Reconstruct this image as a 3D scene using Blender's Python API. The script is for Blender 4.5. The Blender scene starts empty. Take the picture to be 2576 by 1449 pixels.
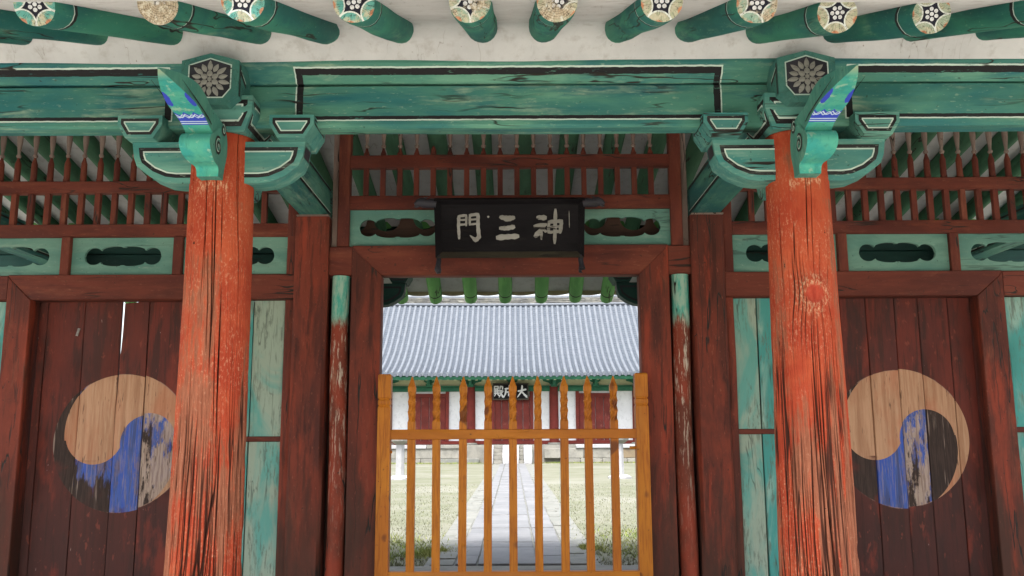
import bpy, bmesh, math, random
import numpy as np
from mathutils import Matrix, Vector, Euler
R = math.radians
random.seed(7)
rng = np.random.default_rng(7)
SC = bpy.context.scene
COL = SC.collection

# ------------------------------------------------------------------ camera, sky, sun, exposure
EYE, PITCH, ROLL, FPX = 1.25, 9.4, -0.28, 2250.0
cam_d = bpy.data.cameras.new('camera')
cam_d.sensor_width = 36.0
cam_d.lens = FPX / 2576.0 * 36.0
cam_d.clip_start, cam_d.clip_end = 0.05, 2000
cam = bpy.data.objects.new('camera', cam_d)
COL.objects.link(cam)
cam.matrix_world = Matrix.Translation((0.012, 0, EYE)) @ Matrix.Rotation(R(90 + PITCH), 4, 'X') @ Matrix.Rotation(R(ROLL), 4, 'Z')
SC.camera = cam

SUN_ELEV, SUN_AZ = 62.0, -14.0      # sun behind the camera, a little to the left
world = bpy.data.worlds.new('World')
SC.world = world
world.use_nodes = True
wn = world.node_tree
wn.nodes.clear()
sky = wn.nodes.new('ShaderNodeTexSky')
sky.sky_type = 'NISHITA'
sky.sun_disc = False
sky.sun_elevation = R(SUN_ELEV)
sky.sun_rotation = R(180 - SUN_AZ)
sky.air_density, sky.dust_density, sky.ozone_density = 1.0, 4.0, 1.0
hs = wn.nodes.new('ShaderNodeHueSaturation')
hs.inputs['Saturation'].default_value = 0.35
bg = wn.nodes.new('ShaderNodeBackground')
bg.inputs['Strength'].default_value = 0.15
wo = wn.nodes.new('ShaderNodeOutputWorld')
wn.links.new(sky.outputs[0], hs.inputs['Color'])
wn.links.new(hs.outputs[0], bg.inputs['Color'])
wn.links.new(bg.outputs[0], wo.inputs['Surface'])

sun_d = bpy.data.lights.new('sun', 'SUN')
sun_d.energy = 1.5
sun_d.angle = R(16)
sun_d.color = (1.0, 0.96, 0.9)
sun = bpy.data.objects.new('sun', sun_d)
COL.objects.link(sun)
sun.rotation_euler = Euler((R(90 - SUN_ELEV), 0, R(SUN_AZ)), 'XYZ')
sun.location = (-5, -20, 20)

SC.view_settings.view_transform = 'Standard'
SC.view_settings.look = 'None'
SC.view_settings.exposure = 1.85
SC.view_settings.gamma = 1.0
SC.view_settings.use_curve_mapping = False
SC.render.engine = 'CYCLES'
SC.cycles.max_bounces = 8
SC.cycles.diffuse_bounces = 5
SC.cycles.use_denoising = True

# ------------------------------------------------------------------ view-pixel helpers (2576 wide) used to size things at a known depth
def ZY(vy, Y):
    return EYE + Y * math.tan(R(PITCH) + math.atan((724 - vy) / FPX))
def XY(vx, vy, Y):
    dz = ZY(vy, Y) - EYE
    d = Y * math.cos(R(PITCH)) + dz * math.sin(R(PITCH))
    return (vx - 1284) * d / FPX

# ------------------------------------------------------------------ noise for geometry
def vnoise(u, v, seed, per=None):
    r = np.random.default_rng(seed)
    tab = r.random((256, 256))
    u = np.asarray(u, float); v = np.asarray(v, float)
    iu = np.floor(u).astype(int); iv = np.floor(v).astype(int)
    fu = u - iu; fv = v - iv
    fu = fu * fu * (3 - 2 * fu); fv = fv * fv * (3 - 2 * fv)
    m = per if per else 256
    a, b = np.mod(iu, m), np.mod(iu + 1, m)
    c, d = np.mod(iv, 256), np.mod(iv + 1, 256)
    return (tab[a, c] * (1 - fu) + tab[b, c] * fu) * (1 - fv) + (tab[a, d] * (1 - fu) + tab[b, d] * fu) * fv

# ------------------------------------------------------------------ node helper: small expression language
class S:
    def __init__(s, t, k): s.t, s.k = t, k
    def _b(s, op, o, rev=False):
        return s.t.math(op, o, s) if rev else s.t.math(op, s, o)
    def __add__(s, o): return s._b('ADD', o)
    def __radd__(s, o): return s._b('ADD', o)
    def __sub__(s, o): return s._b('SUBTRACT', o)
    def __rsub__(s, o): return s._b('SUBTRACT', o, True)
    def __mul__(s, o): return s._b('MULTIPLY', o)
    def __rmul__(s, o): return s._b('MULTIPLY', o)
    def __truediv__(s, o): return s._b('DIVIDE', o)

class T:
    def __init__(s, name):
        s.m = bpy.data.materials.new(name)
        s.m.use_nodes = True
        s.nt = s.m.node_tree
        s.nt.nodes.clear()
        s.out = s.nt.nodes.new('ShaderNodeOutputMaterial')
        s.p = s.nt.nodes.new('ShaderNodeBsdfPrincipled')
        s.nt.links.new(s.p.outputs[0], s.out.inputs['Surface'])
    def put(s, sock, v):
        if isinstance(v, S): s.nt.links.new(v.k, sock)
        elif isinstance(v, (tuple, list)):
            sock.default_value = tuple(v) + ((1.0,) if len(v) == 3 and len(sock.default_value) == 4 else ())
        else: sock.default_value = v
    def math(s, op, a, b=None, c=None):
        n = s.nt.nodes.new('ShaderNodeMath'); n.operation = op
        s.put(n.inputs[0], a)
        if b is not None: s.put(n.inputs[1], b)
        if c is not None: s.put(n.inputs[2], c)
        return S(s, n.outputs[0])
    def mn(s, a, b): return s.math('MINIMUM', a, b)
    def mx(s, a, b): return s.math('MAXIMUM', a, b)
    def ab(s, a): return s.math('ABSOLUTE', a)
    def lt(s, a, b): return s.math('LESS_THAN', a, b)
    def gt(s, a, b): return s.math('GREATER_THAN', a, b)
    def ss(s, e0, e1, x):
        n = s.nt.nodes.new('ShaderNodeMapRange'); n.interpolation_type = 'SMOOTHSTEP'
        s.put(n.inputs['Value'], x); s.put(n.inputs['From Min'], e0); s.put(n.inputs['From Max'], e1)
        return S(s, n.outputs['Result'])
    def mix(s, f, a, b):
        n = s.nt.nodes.new('ShaderNodeMix'); n.data_type = 'RGBA'
        s.put(n.inputs[0], f); s.put(n.inputs[6], a); s.put(n.inputs[7], b)
        return S(s, n.outputs[2])
    def coord(s, which='Object'):
        n = s.nt.nodes.new('ShaderNodeTexCoord'); return S(s, n.outputs[which])
    def rnd(s):
        n = s.nt.nodes.new('ShaderNodeObjectInfo'); return S(s, n.outputs['Random'])
    def oattr(s, name):
        n = s.nt.nodes.new('ShaderNodeAttribute'); n.attribute_type = 'OBJECT'; n.attribute_name = name; return S(s, n.outputs['Fac'])
    def attr(s, name):
        n = s.nt.nodes.new('ShaderNodeAttribute'); n.attribute_name = name; return S(s, n.outputs['Fac'])
    def sep(s, v):
        n = s.nt.nodes.new('ShaderNodeSeparateXYZ'); s.put(n.inputs[0], v)
        return [S(s, o) for o in n.outputs]
    def comb(s, x, y, z):
        n = s.nt.nodes.new('ShaderNodeCombineXYZ')
        for i, q in enumerate((x, y, z)): s.put(n.inputs[i], q)
        return S(s, n.outputs[0])
    def vmul(s, v, k):
        n = s.nt.nodes.new('ShaderNodeVectorMath'); n.operation = 'MULTIPLY'
        s.put(n.inputs[0], v); s.put(n.inputs[1], k); return S(s, n.outputs[0])
    def vadd(s, v, k):
        n = s.nt.nodes.new('ShaderNodeVectorMath'); n.operation = 'ADD'
        s.put(n.inputs[0], v); s.put(n.inputs[1], k); return S(s, n.outputs[0])
    def noise(s, v, scale, detail=4, rough=0.55, dist=0.0):
        n = s.nt.nodes.new('ShaderNodeTexNoise')
        s.put(n.inputs['Vector'], v); n.inputs['Scale'].default_value = scale
        n.inputs['Detail'].default_value = detail; n.inputs['Roughness'].default_value = rough
        n.inputs['Distortion'].default_value = dist
        return S(s, n.outputs[0])
    def bump(s, h, strength=0.3, dist=0.01):
        n = s.nt.nodes.new('ShaderNodeBump')
        s.put(n.inputs['Height'], h); n.inputs['Strength'].default_value = strength
        n.inputs['Distance'].default_value = dist
        s.nt.links.new(n.outputs[0], s.p.inputs['Normal'])
    def done(s, col, rough=0.75, spec=0.25):
        s.put(s.p.inputs['Base Color'], col); s.put(s.p.inputs['Roughness'], rough)
        s.p.inputs['Specular IOR Level'].default_value = spec
        return s.m
    def base(s, seed=0.0):
        r = s.rnd()
        off = s.comb(r * 41.0 + seed, r * 17.0 + seed, r * 29.0)
        return s.vadd(s.coord('Object'), off)

AX = {'x': (0.07, 1, 1), 'y': (1, 0.07, 1), 'z': (1, 1, 0.07)}
def wood_parts(t, axis, gs=30.0):
    p = t.base()
    pg = t.vmul(p, AX[axis])
    warp = t.noise(p, 3.0, 2)
    pgw = t.vadd(pg, t.vmul(t.comb(warp, warp, warp), (0.05, 0.05, 0.05)))
    grain = t.noise(pgw, gs, 6, 0.62)
    crackn = t.noise(pgw, gs * 0.33, 3, 0.5)
    where = t.noise(p, 1.7, 2)
    crack = (1.0 - t.ss(0.002, 0.014, t.ab(crackn - 0.5))) * t.ss(0.48, 0.58, where)
    return p, pg, grain, crack

def painted(name, axis, c1, c2, worn, wear=0.5, dark=(0.02, 0.018, 0.015), extra=None, rough=0.72, patch=2.2, gs=30.0, crk=1.0, fleck=0.35, light=None, smear=None):
    """weathered paint on timber: two tones in clouds, bare streaks along the grain, cracks"""
    t = T(name)
    p, pg, grain, crack = wood_parts(t, axis, gs)
    st = tuple(0.35 if a < 0.5 else 1 for a in AX[axis])
    pp = t.vmul(p, st)
    cl = t.noise(pp, patch * 2, 6, 0.6, 0.4)
    col = t.mix(t.ss(0.40, 0.60, cl), c1, c2)
    ps = t.vmul(p, tuple(0.16 if a < 0.5 else 1 for a in AX[axis]))
    if light:
        sk = t.noise(t.vadd(ps, (2.7, 8.1, 4.4)), 7.0, 6, 0.66, 0.3)
        col = t.mix(t.ss(0.50, 0.66, sk) * 0.75, col, light)
    if smear:
        sk2 = t.noise(t.vadd(ps, (9.7, 1.1, 6.4)), 5.0, 6, 0.66, 0.5)
        col = t.mix(t.ss(0.52, 0.66, sk2) * 0.8, col, smear)
    col = t.mix(t.ss(0.35, 0.75, grain) * 0.35, col, tuple(0.55 * a for a in c1))
    cl2 = t.noise(t.vadd(pp, (7.1, 3.3, 1.9)), patch * 3.1, 6, 0.65, 0.2)
    wm = t.ss(0.56, 0.72, cl2 * 0.62 + grain * 0.42) * wear
    col = t.mix(wm, col, worn)
    fl = t.noise(t.vmul(p, tuple(0.3 if a < 0.5 else 1 for a in AX[axis])), 90.0, 3, 0.6)
    col = t.mix(t.ss(0.62, 0.72, fl) * fleck, col, worn)
    sp = t.noise(t.vadd(p, (3.1, 5.7, 2.2)), 42.0, 2, 0.5)
    col = t.mix(t.ss(0.68, 0.78, sp) * 0.6, col, dark)
    if extra: col = extra(t, p, grain, col)
    col = t.mix(crack * crk, col, dark)
    t.bump(grain * 0.6 - crack * 1.5 - wm * 0.25, 0.45, 0.006)
    return t.done(col, rough)

M = {}
GREEN1, GREEN2, GREENW = (0.060, 0.205, 0.158), (0.026, 0.135, 0.135), (0.30, 0.42, 0.32)
RED1, RED2, REDW = (0.150, 0.035, 0.021), (0.092, 0.023, 0.016), (0.40, 0.17, 0.10)
BLACK, WHITE = (0.012, 0.012, 0.014), (0.62, 0.70, 0.66)
for ax in 'xyz':
    M['green_' + ax] = painted('weathered_green_paint_' + ax, ax, GREEN1, GREEN2, GREENW, 0.55, light=(0.13, 0.32, 0.245), smear=(0.014, 0.10, 0.115))
    M['red_' + ax] = painted('weathered_red_paint_' + ax, ax, RED1, RED2, REDW, 0.22, fleck=0.2, light=(0.20, 0.055, 0.030), smear=(0.085, 0.020, 0.015))
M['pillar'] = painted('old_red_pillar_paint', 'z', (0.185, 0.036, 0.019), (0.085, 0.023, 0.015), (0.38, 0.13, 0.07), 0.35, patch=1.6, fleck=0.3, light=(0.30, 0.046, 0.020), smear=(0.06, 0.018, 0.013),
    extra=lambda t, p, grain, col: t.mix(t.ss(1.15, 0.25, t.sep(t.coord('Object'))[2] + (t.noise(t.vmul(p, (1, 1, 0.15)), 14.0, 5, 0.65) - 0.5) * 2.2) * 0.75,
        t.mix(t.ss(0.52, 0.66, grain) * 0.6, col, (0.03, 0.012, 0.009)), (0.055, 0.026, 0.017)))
M['green_rear'] = painted('warm_lit_green_paint', 'z', (0.075, 0.30, 0.055), (0.05, 0.22, 0.05), (0.16, 0.36, 0.12), 0.25)  # rear green with warm light mixed into its tone
M['green_inner'] = painted('dull_green_paint', 'z', (0.06, 0.17, 0.095), (0.045, 0.13, 0.07), (0.14, 0.26, 0.17), 0.2)
M['green_panel'] = painted('pale_green_panel_paint', 'x', (0.16, 0.31, 0.245), (0.10, 0.235, 0.195), (0.32, 0.44, 0.35), 0.5, crk=0.4)
M['green_arm'] = painted('turquoise_bracket_paint', 'x', (0.10, 0.275, 0.23), (0.060, 0.205, 0.19), (0.36, 0.48, 0.38), 0.7, light=(0.19, 0.40, 0.315), smear=(0.035, 0.20, 0.19))
M['green_side'] = painted('turquoise_carving_side_paint', 'z', (0.085, 0.27, 0.21), (0.055, 0.21, 0.175), (0.34, 0.46, 0.36), 0.5, light=(0.15, 0.36, 0.28), crk=0.0)
M['green_end'] = painted('dull_teal_block_paint', 'y', (0.055, 0.18, 0.15), (0.04, 0.15, 0.135), (0.2, 0.32, 0.25), 0.4, light=(0.08, 0.22, 0.185), smear=(0.03, 0.14, 0.14), crk=0.25)
M['black'] = painted('flaking_black_line_paint', 'x', BLACK, (0.03, 0.03, 0.03), (0.3, 0.38, 0.32), 0.55, fleck=0.5)
M['white'] = painted('worn_white_line_paint', 'x', (0.55, 0.66, 0.60), (0.45, 0.58, 0.52), (0.2, 0.36, 0.28), 0.5)
M['orange'] = painted('fresh_orange_stained_pine', 'z', (0.50, 0.170, 0.012), (0.41, 0.125, 0.010), (0.52, 0.21, 0.03), 0.3, extra=lambda t, p, grain, col: t.mix(t.ss(0.70, 0.75, t.noise(t.vmul(p, (1, 1, 0.6)), 7.5, 1, 0.4)) * 0.85, t.mix(t.ss(0.5, 0.6, t.noise(t.vmul(p, (1, 1, 0.05)), 120.0, 3, 0.6)) * 0.45, col, (0.24, 0.055, 0.006)), (0.13, 0.035, 0.01)), fleck=0.12, gs=22, rough=0.55, crk=0.15)
M['orange_x'] = painted('fresh_orange_stained_pine_rail', 'x', (0.50, 0.170, 0.012), (0.41, 0.125, 0.010), (0.52, 0.21, 0.03), 0.3, fleck=0.12, gs=22, rough=0.55, crk=0.15)
M['sign'] = painted('black_lacquer_board', 'x', (0.008, 0.0075, 0.009), (0.013, 0.012, 0.014), (0.04, 0.037, 0.035), 0.3, fleck=0.12, rough=0.62, crk=0.3)
M['sign'].node_tree.nodes['Principled BSDF'].inputs['Specular IOR Level'].default_value = 0.06
M['sign_edge'] = painted('dark_olive_frame', 'x', (0.05, 0.045, 0.03), (0.035, 0.03, 0.022), (0.09, 0.08, 0.06), 0.3, rough=0.55)
M['silver'] = painted('worn_silver_letter_paint', 'x', (0.33, 0.325, 0.30), (0.24, 0.235, 0.21), (0.07, 0.065, 0.06), 0.8, gs=60, fleck=0.5)
M['carved'] = painted('black_carved_wood', 'x', (0.02, 0.02, 0.026), (0.035, 0.035, 0.045), (0.10, 0.10, 0.11), 0.4, rough=0.5)
M['grey_spindle'] = painted('bare_grey_turned_wood', 'z', (0.26, 0.20, 0.17), (0.2, 0.14, 0.12), (0.35, 0.29, 0.26), 0.4)
M['brown'] = painted('dark_brown_board', 'x', (0.06, 0.03, 0.02), (0.045, 0.024, 0.017), (0.09, 0.05, 0.035), 0.2)
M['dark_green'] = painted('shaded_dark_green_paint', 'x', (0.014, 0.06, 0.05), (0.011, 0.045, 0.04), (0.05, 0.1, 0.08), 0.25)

def mat_plaster():
    t = T('old_white_plaster')
    p = t.coord('Object')
    n1 = t.noise(p, 1.6, 5, 0.6); n2 = t.noise(p, 14, 5, 0.65); n3 = t.noise(p, 55, 3, 0.6)
    col = t.mix(t.ss(0.35, 0.7, n1), (0.60, 0.605, 0.615), (0.48, 0.485, 0.495))
    col = t.mix(t.ss(0.50, 0.72, n2) * 0.5, col, (0.36, 0.34, 0.33))
    col = t.mix(t.ss(0.70, 0.76, n3) * 0.7, col, (0.16, 0.11, 0.08))
    ck = t.noise(t.vmul(p, (1, 0.25, 0.25)), 5.0, 4, 0.6, 0.6)
    crack = (1.0 - t.ss(0.0, 0.005, t.ab(ck - 0.5))) * t.ss(0.5, 0.6, n1)
    col = t.mix(crack * 0.55, col, (0.18, 0.15, 0.13))
    t.bump(n2 + n3 * 0.3 - crack, 0.35, 0.01)
    return t.done(col, 0.9, 0.1)
M['plaster'] = mat_plaster()

def mat_column():
    t = T('cracked_vermilion_column')
    p = t.base()
    bare, crack = t.attr('bare'), t.attr('crack')
    pg = t.vmul(p, (1, 1, 0.12))
    g = t.noise(pg, 60, 5, 0.65); c = t.noise(p, 4.5, 5, 0.6, 0.3); f = t.noise(t.vmul(p, (1, 1, 0.5)), 105, 4, 0.72)
    paint = t.mix(t.ss(0.35, 0.68, c), (0.33, 0.048, 0.022), (0.42, 0.082, 0.035))
    paint = t.mix(t.ss(0.52, 0.66, f) * t.ss(0.38, 0.6, t.noise(p, 3.1, 3)) * 0.62, paint, (0.56, 0.27, 0.165))
    wood = t.mix(t.ss(0.3, 0.7, g), (0.33, 0.135, 0.078), (0.21, 0.075, 0.042))
    wood = t.mix(t.ss(0.58, 0.7, f) * 0.5, wood, (0.46, 0.23, 0.15))
    m = t.ss(0.38, 0.62, bare + (g - 0.5) * 0.9 + (c - 0.5) * 0.8) * 0.9
    col = t.mix(m, paint, wood)
    col = t.mix(t.attr('halo') * t.ss(0.44, 0.62, f) * t.ss(0.25, 0.55, c + (g - 0.5) * 0.6) * 0.9, col, (0.60, 0.36, 0.22))
    col = t.mix(t.attr('knot') * 0.85, col, t.mix(t.ss(0.4, 0.6, g), (0.30, 0.038, 0.022), (0.38, 0.055, 0.03)))
    col = t.mix(t.ss(0.18, 0.60, crack), col, (0.05, 0.018, 0.012))
    dots = t.noise(p, 34, 2)
    col = t.mix(t.ss(0.74, 0.78, dots), col, (0.03, 0.015, 0.01))
    t.bump(g * 0.7 + f * 0.9, 0.7, 0.008)
    return t.done(col, 0.85, 0.12)
M['column'] = mat_column()

def mat_rafter():
    """local z along the log, end face at z = 0: black ring with a white edge near the end"""
    def extra(t, p, grain, col):
        z = t.sep(t.coord('Object'))[2]
        n = t.noise(p, 30, 3) * 0.01
        d = z + n - 0.155
        col = t.mix(t.lt(t.ab(d), 0.011), col, BLACK)
        return t.mix(t.lt(t.ab(d + 0.0155), 0.0035) * 0.7, col, WHITE)
    return painted('green_log_rafter_paint', 'z', (0.034, 0.195, 0.135), (0.014, 0.115, 0.110), (0.18, 0.33, 0.22), 0.7, extra=extra, gs=26, patch=1.8, light=(0.065, 0.28, 0.17), smear=(0.008, 0.085, 0.085))
M['rafter'] = mat_rafter()
def mat_rafter_rear():
    def extra(t, p, grain, col):
        z = t.sep(t.coord('Object'))[2]
        d = z - 0.13
        return t.mix(t.lt(t.ab(d), 0.009), col, BLACK)
    return painted('lit_green_rafter_paint', 'z', (0.145, 0.40, 0.115), (0.10, 0.31, 0.09), (0.16, 0.36, 0.12), 0.2, extra=extra, gs=26, fleck=0.1)  # light under the rear eave is put into this lifted green
M['rafter_rear'] = mat_rafter_rear()

RR = 0.071
def mat_rafter_end():
    t = T('painted_rafter_end')
    p = t.coord('Object'); x, y, z = t.sep(p); r = t.rnd()
    pr = t.base()
    x = x / RR; y = y / RR
    n1 = t.noise(pr, 60, 5, 0.7); n2 = t.noise(pr, 16, 4, 0.6)
    col = t.mix(t.ss(0.42, 0.56, n1), (0.32, 0.345, 0.24), (0.42, 0.40, 0.30))
    col = t.mix(t.ss(0.40, 0.56, t.noise(pr, 22, 4, 0.65)) * t.oattr('tint') * 0.9, col, (0.07, 0.30, 0.27))
    md, ml, mo = None, None, None
    for k in range(5):
        a = math.pi / 2 + k * 2 * math.pi / 5 + math.pi / 5
        dx, dy = x - 1.04 * math.cos(a), y - 1.04 * math.sin(a)
        d = t.math('SQRT', dx * dx + dy * dy)
        md = d if md is None else t.mn(md, d)
    col = t.mix((1.0 - t.ss(0.17, 0.24, md)) * 0.75, col, (0.46, 0.14, 0.06))
    edge = md - 0.60
    star = t.gt(edge, 0.0)
    col = t.mix(star, col, (0.014, 0.016, 0.028))
    col = t.mix(t.lt(t.ab(edge), 0.035), col, (0.56, 0.60, 0.57))
    dd = t.math('SQRT', x * x + y * y)
    dots = dd
    for k in range(6):
        a = k * math.pi / 3 + 0.5
        dx, dy = x - 0.245 * math.cos(a), y - 0.245 * math.sin(a)
        dots = t.mn(dots, t.math('SQRT', dx * dx + dy * dy))
    col = t.mix(t.lt(dots, 0.098), col, (0.60, 0.62, 0.64))
    # bare weathered timber on some of them
    ring = t.math('SINE', (dd + n2 * 0.15) * 60.0)
    ang = t.math('ARCTAN2', y, x)
    rad = t.noise(t.comb(ang * 1.5, dd * 0.3, r * 9.0), 4.0, 3, 0.6)
    wood = t.mix(t.ss(-1.0, 1.0, ring), (0.40, 0.34, 0.25), (0.28, 0.23, 0.16))
    wood = t.mix(t.ss(0.5, 0.6, n1) * 0.6, wood, (0.62, 0.60, 0.50))
    bare = t.ss(0.50, 0.58, n2 * 0.55 + t.oattr('bare') * 0.33 + n1 * 0.12)
    col = t.mix(bare, col, wood)
    crk = (1.0 - t.ss(0.0, 0.02, t.ab(rad - 0.5))) * t.gt(dd, 0.12)
    col = t.mix(crk * 0.9, col, (0.03, 0.022, 0.016))
    t.bump(n1 - crk * 2.0 + ring * 0.08 * bare, 0.5, 0.006)
    return t.done(col, 0.8, 0.15)
M['rafter_end'] = mat_rafter_end()

XB, XS1, XS2 = 1.035, 1.645, 3.93
def mat_beam():
    """long eave beam: a black outline with a white edge round the field of every bay"""
    def extra(t, p, grain, col):
        x, y, z = t.sep(t.coord('Object'))
        a = t.ab(x)
        jit = (t.noise(p, 22, 3) - 0.5) * 0.006
        z = z + jit; a = a + jit * 1.5
        zt, zb = 3.000, 2.782           # centres of top and bottom band
        def rect(grow, w):
            s = None
            for (x0, x1) in ((-1, XB + grow), (XS1 - grow, XS2 + grow)):
                inside_x = t.lt(a, x1) * t.gt(a, x0 if x0 > 0 else -9)
                inside_z = t.lt(z, zt + 0.0125 + grow) * t.gt(z, zb - 0.009 - grow)
                q = inside_x * inside_z
                s = q if s is None else t.mx(s, q)
            return s
        def inner():
            s = None
            for (x0, x1) in ((-1, XB - 0.032), (XS1 + 0.032, XS2 - 0.032)):
                q = t.lt(a, x1) * t.gt(a, x0 if x0 > 0 else -9) * t.lt(z, zt - 0.0125) * t.gt(z, zb + 0.009)
                s = q if s is None else t.mx(s, q)
            return s
        outer_w = rect(0.0065, 0); outer_b = rect(0.0, 0); inn = inner()
        flake = t.ss(0.60, 0.70, t.noise(t.vmul(p, (0.2, 1, 1)), 60, 4, 0.7))
        wl = t.mx(outer_w - outer_b, 0.0) * (1.0 - flake * 0.5)
        bl = t.mx(outer_b - inn, 0.0) * (1.0 - flake * 0.75)
        col = t.mix(wl * 0.85, col, (0.58, 0.68, 0.62))
        return t.mix(bl, col, BLACK)
    return painted('green_beam_paint_with_black_outline', 'x', (0.074, 0.228, 0.172), (0.026, 0.145, 0.15), (0.34, 0.44, 0.32), 0.85, extra=extra, patch=1.5, light=(0.15, 0.34, 0.24), smear=(0.008, 0.10, 0.135))
M['beam'] = mat_beam()

def mat_post():
    """green paint left at the top, bare and red below"""
    def extra(t, p, grain, col):
        z = t.sep(t.coord('Object'))[2]
        n = t.noise(t.vmul(p, (1, 1, 0.25)), 22, 5, 0.65)
        q = t.noise(t.vmul(p, (1, 1, 0.1)), 70, 4, 0.7)
        green = t.mix(t.ss(0.4, 0.6, n), (0.07, 0.36, 0.28), (0.30, 0.46, 0.36))
        f = t.ss(0.0, 0.10, z - 1.99 + (n - 0.5) * 0.30)
        col = t.mix(t.ss(0.54, 0.62, q) * t.ss(0.3, 1.9, z) * 0.85, col, (0.55, 0.48, 0.38))
        return t.mix(f, col, green)
    return painted('peeling_green_over_red_post', 'z', (0.26, 0.045, 0.022), (0.13, 0.035, 0.02), (0.42, 0.22, 0.14), 0.5, extra=extra)
M['post'] = mat_post()

def mat_board(name, pale, teal, amt):
    t = T(name)
    p, pg, grain, crack = wood_parts(t, 'z', 34)
    w = t.noise(t.vmul(p, (1, 1, 0.3)), 5.5, 5, 0.6, 0.8)
    col = t.mix(t.ss(amt, amt + 0.2, w), teal, pale)
    fig = t.math('SINE', t.noise(t.vmul(p, (1, 1, 0.22)), 4.0, 2, 0.4, 0.3) * 90.0)
    col = t.mix(t.ss(0.55, 0.68, grain + fig * 0.05) * t.ss(0.45, 0.6, w) * 0.8, col, (0.13, 0.16, 0.13))
    mt = t.noise(t.vmul(p, (1, 1, 0.16)), 70.0, 5, 0.7)
    col = t.mix(t.ss(0.50, 0.60, mt) * t.ss(0.42, 0.58, t.noise(t.vmul(p, (1, 1, 0.4)), 6.0, 4, 0.6)) * 0.75, col, (0.12, 0.15, 0.12))
    col = t.mix(crack * 0.6, col, (0.05, 0.06, 0.05))
    t.bump(grain - crack + mt * 0.5, 0.4, 0.006)
    return t.done(col, 0.8, 0.15)
M['board_pale'] = mat_board('washed_out_green_board', (0.31, 0.38, 0.30), (0.13, 0.34, 0.29), 0.38)
M['board_teal'] = mat_board('turquoise_board', (0.27, 0.42, 0.35), (0.075, 0.30, 0.27), 0.48)

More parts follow.
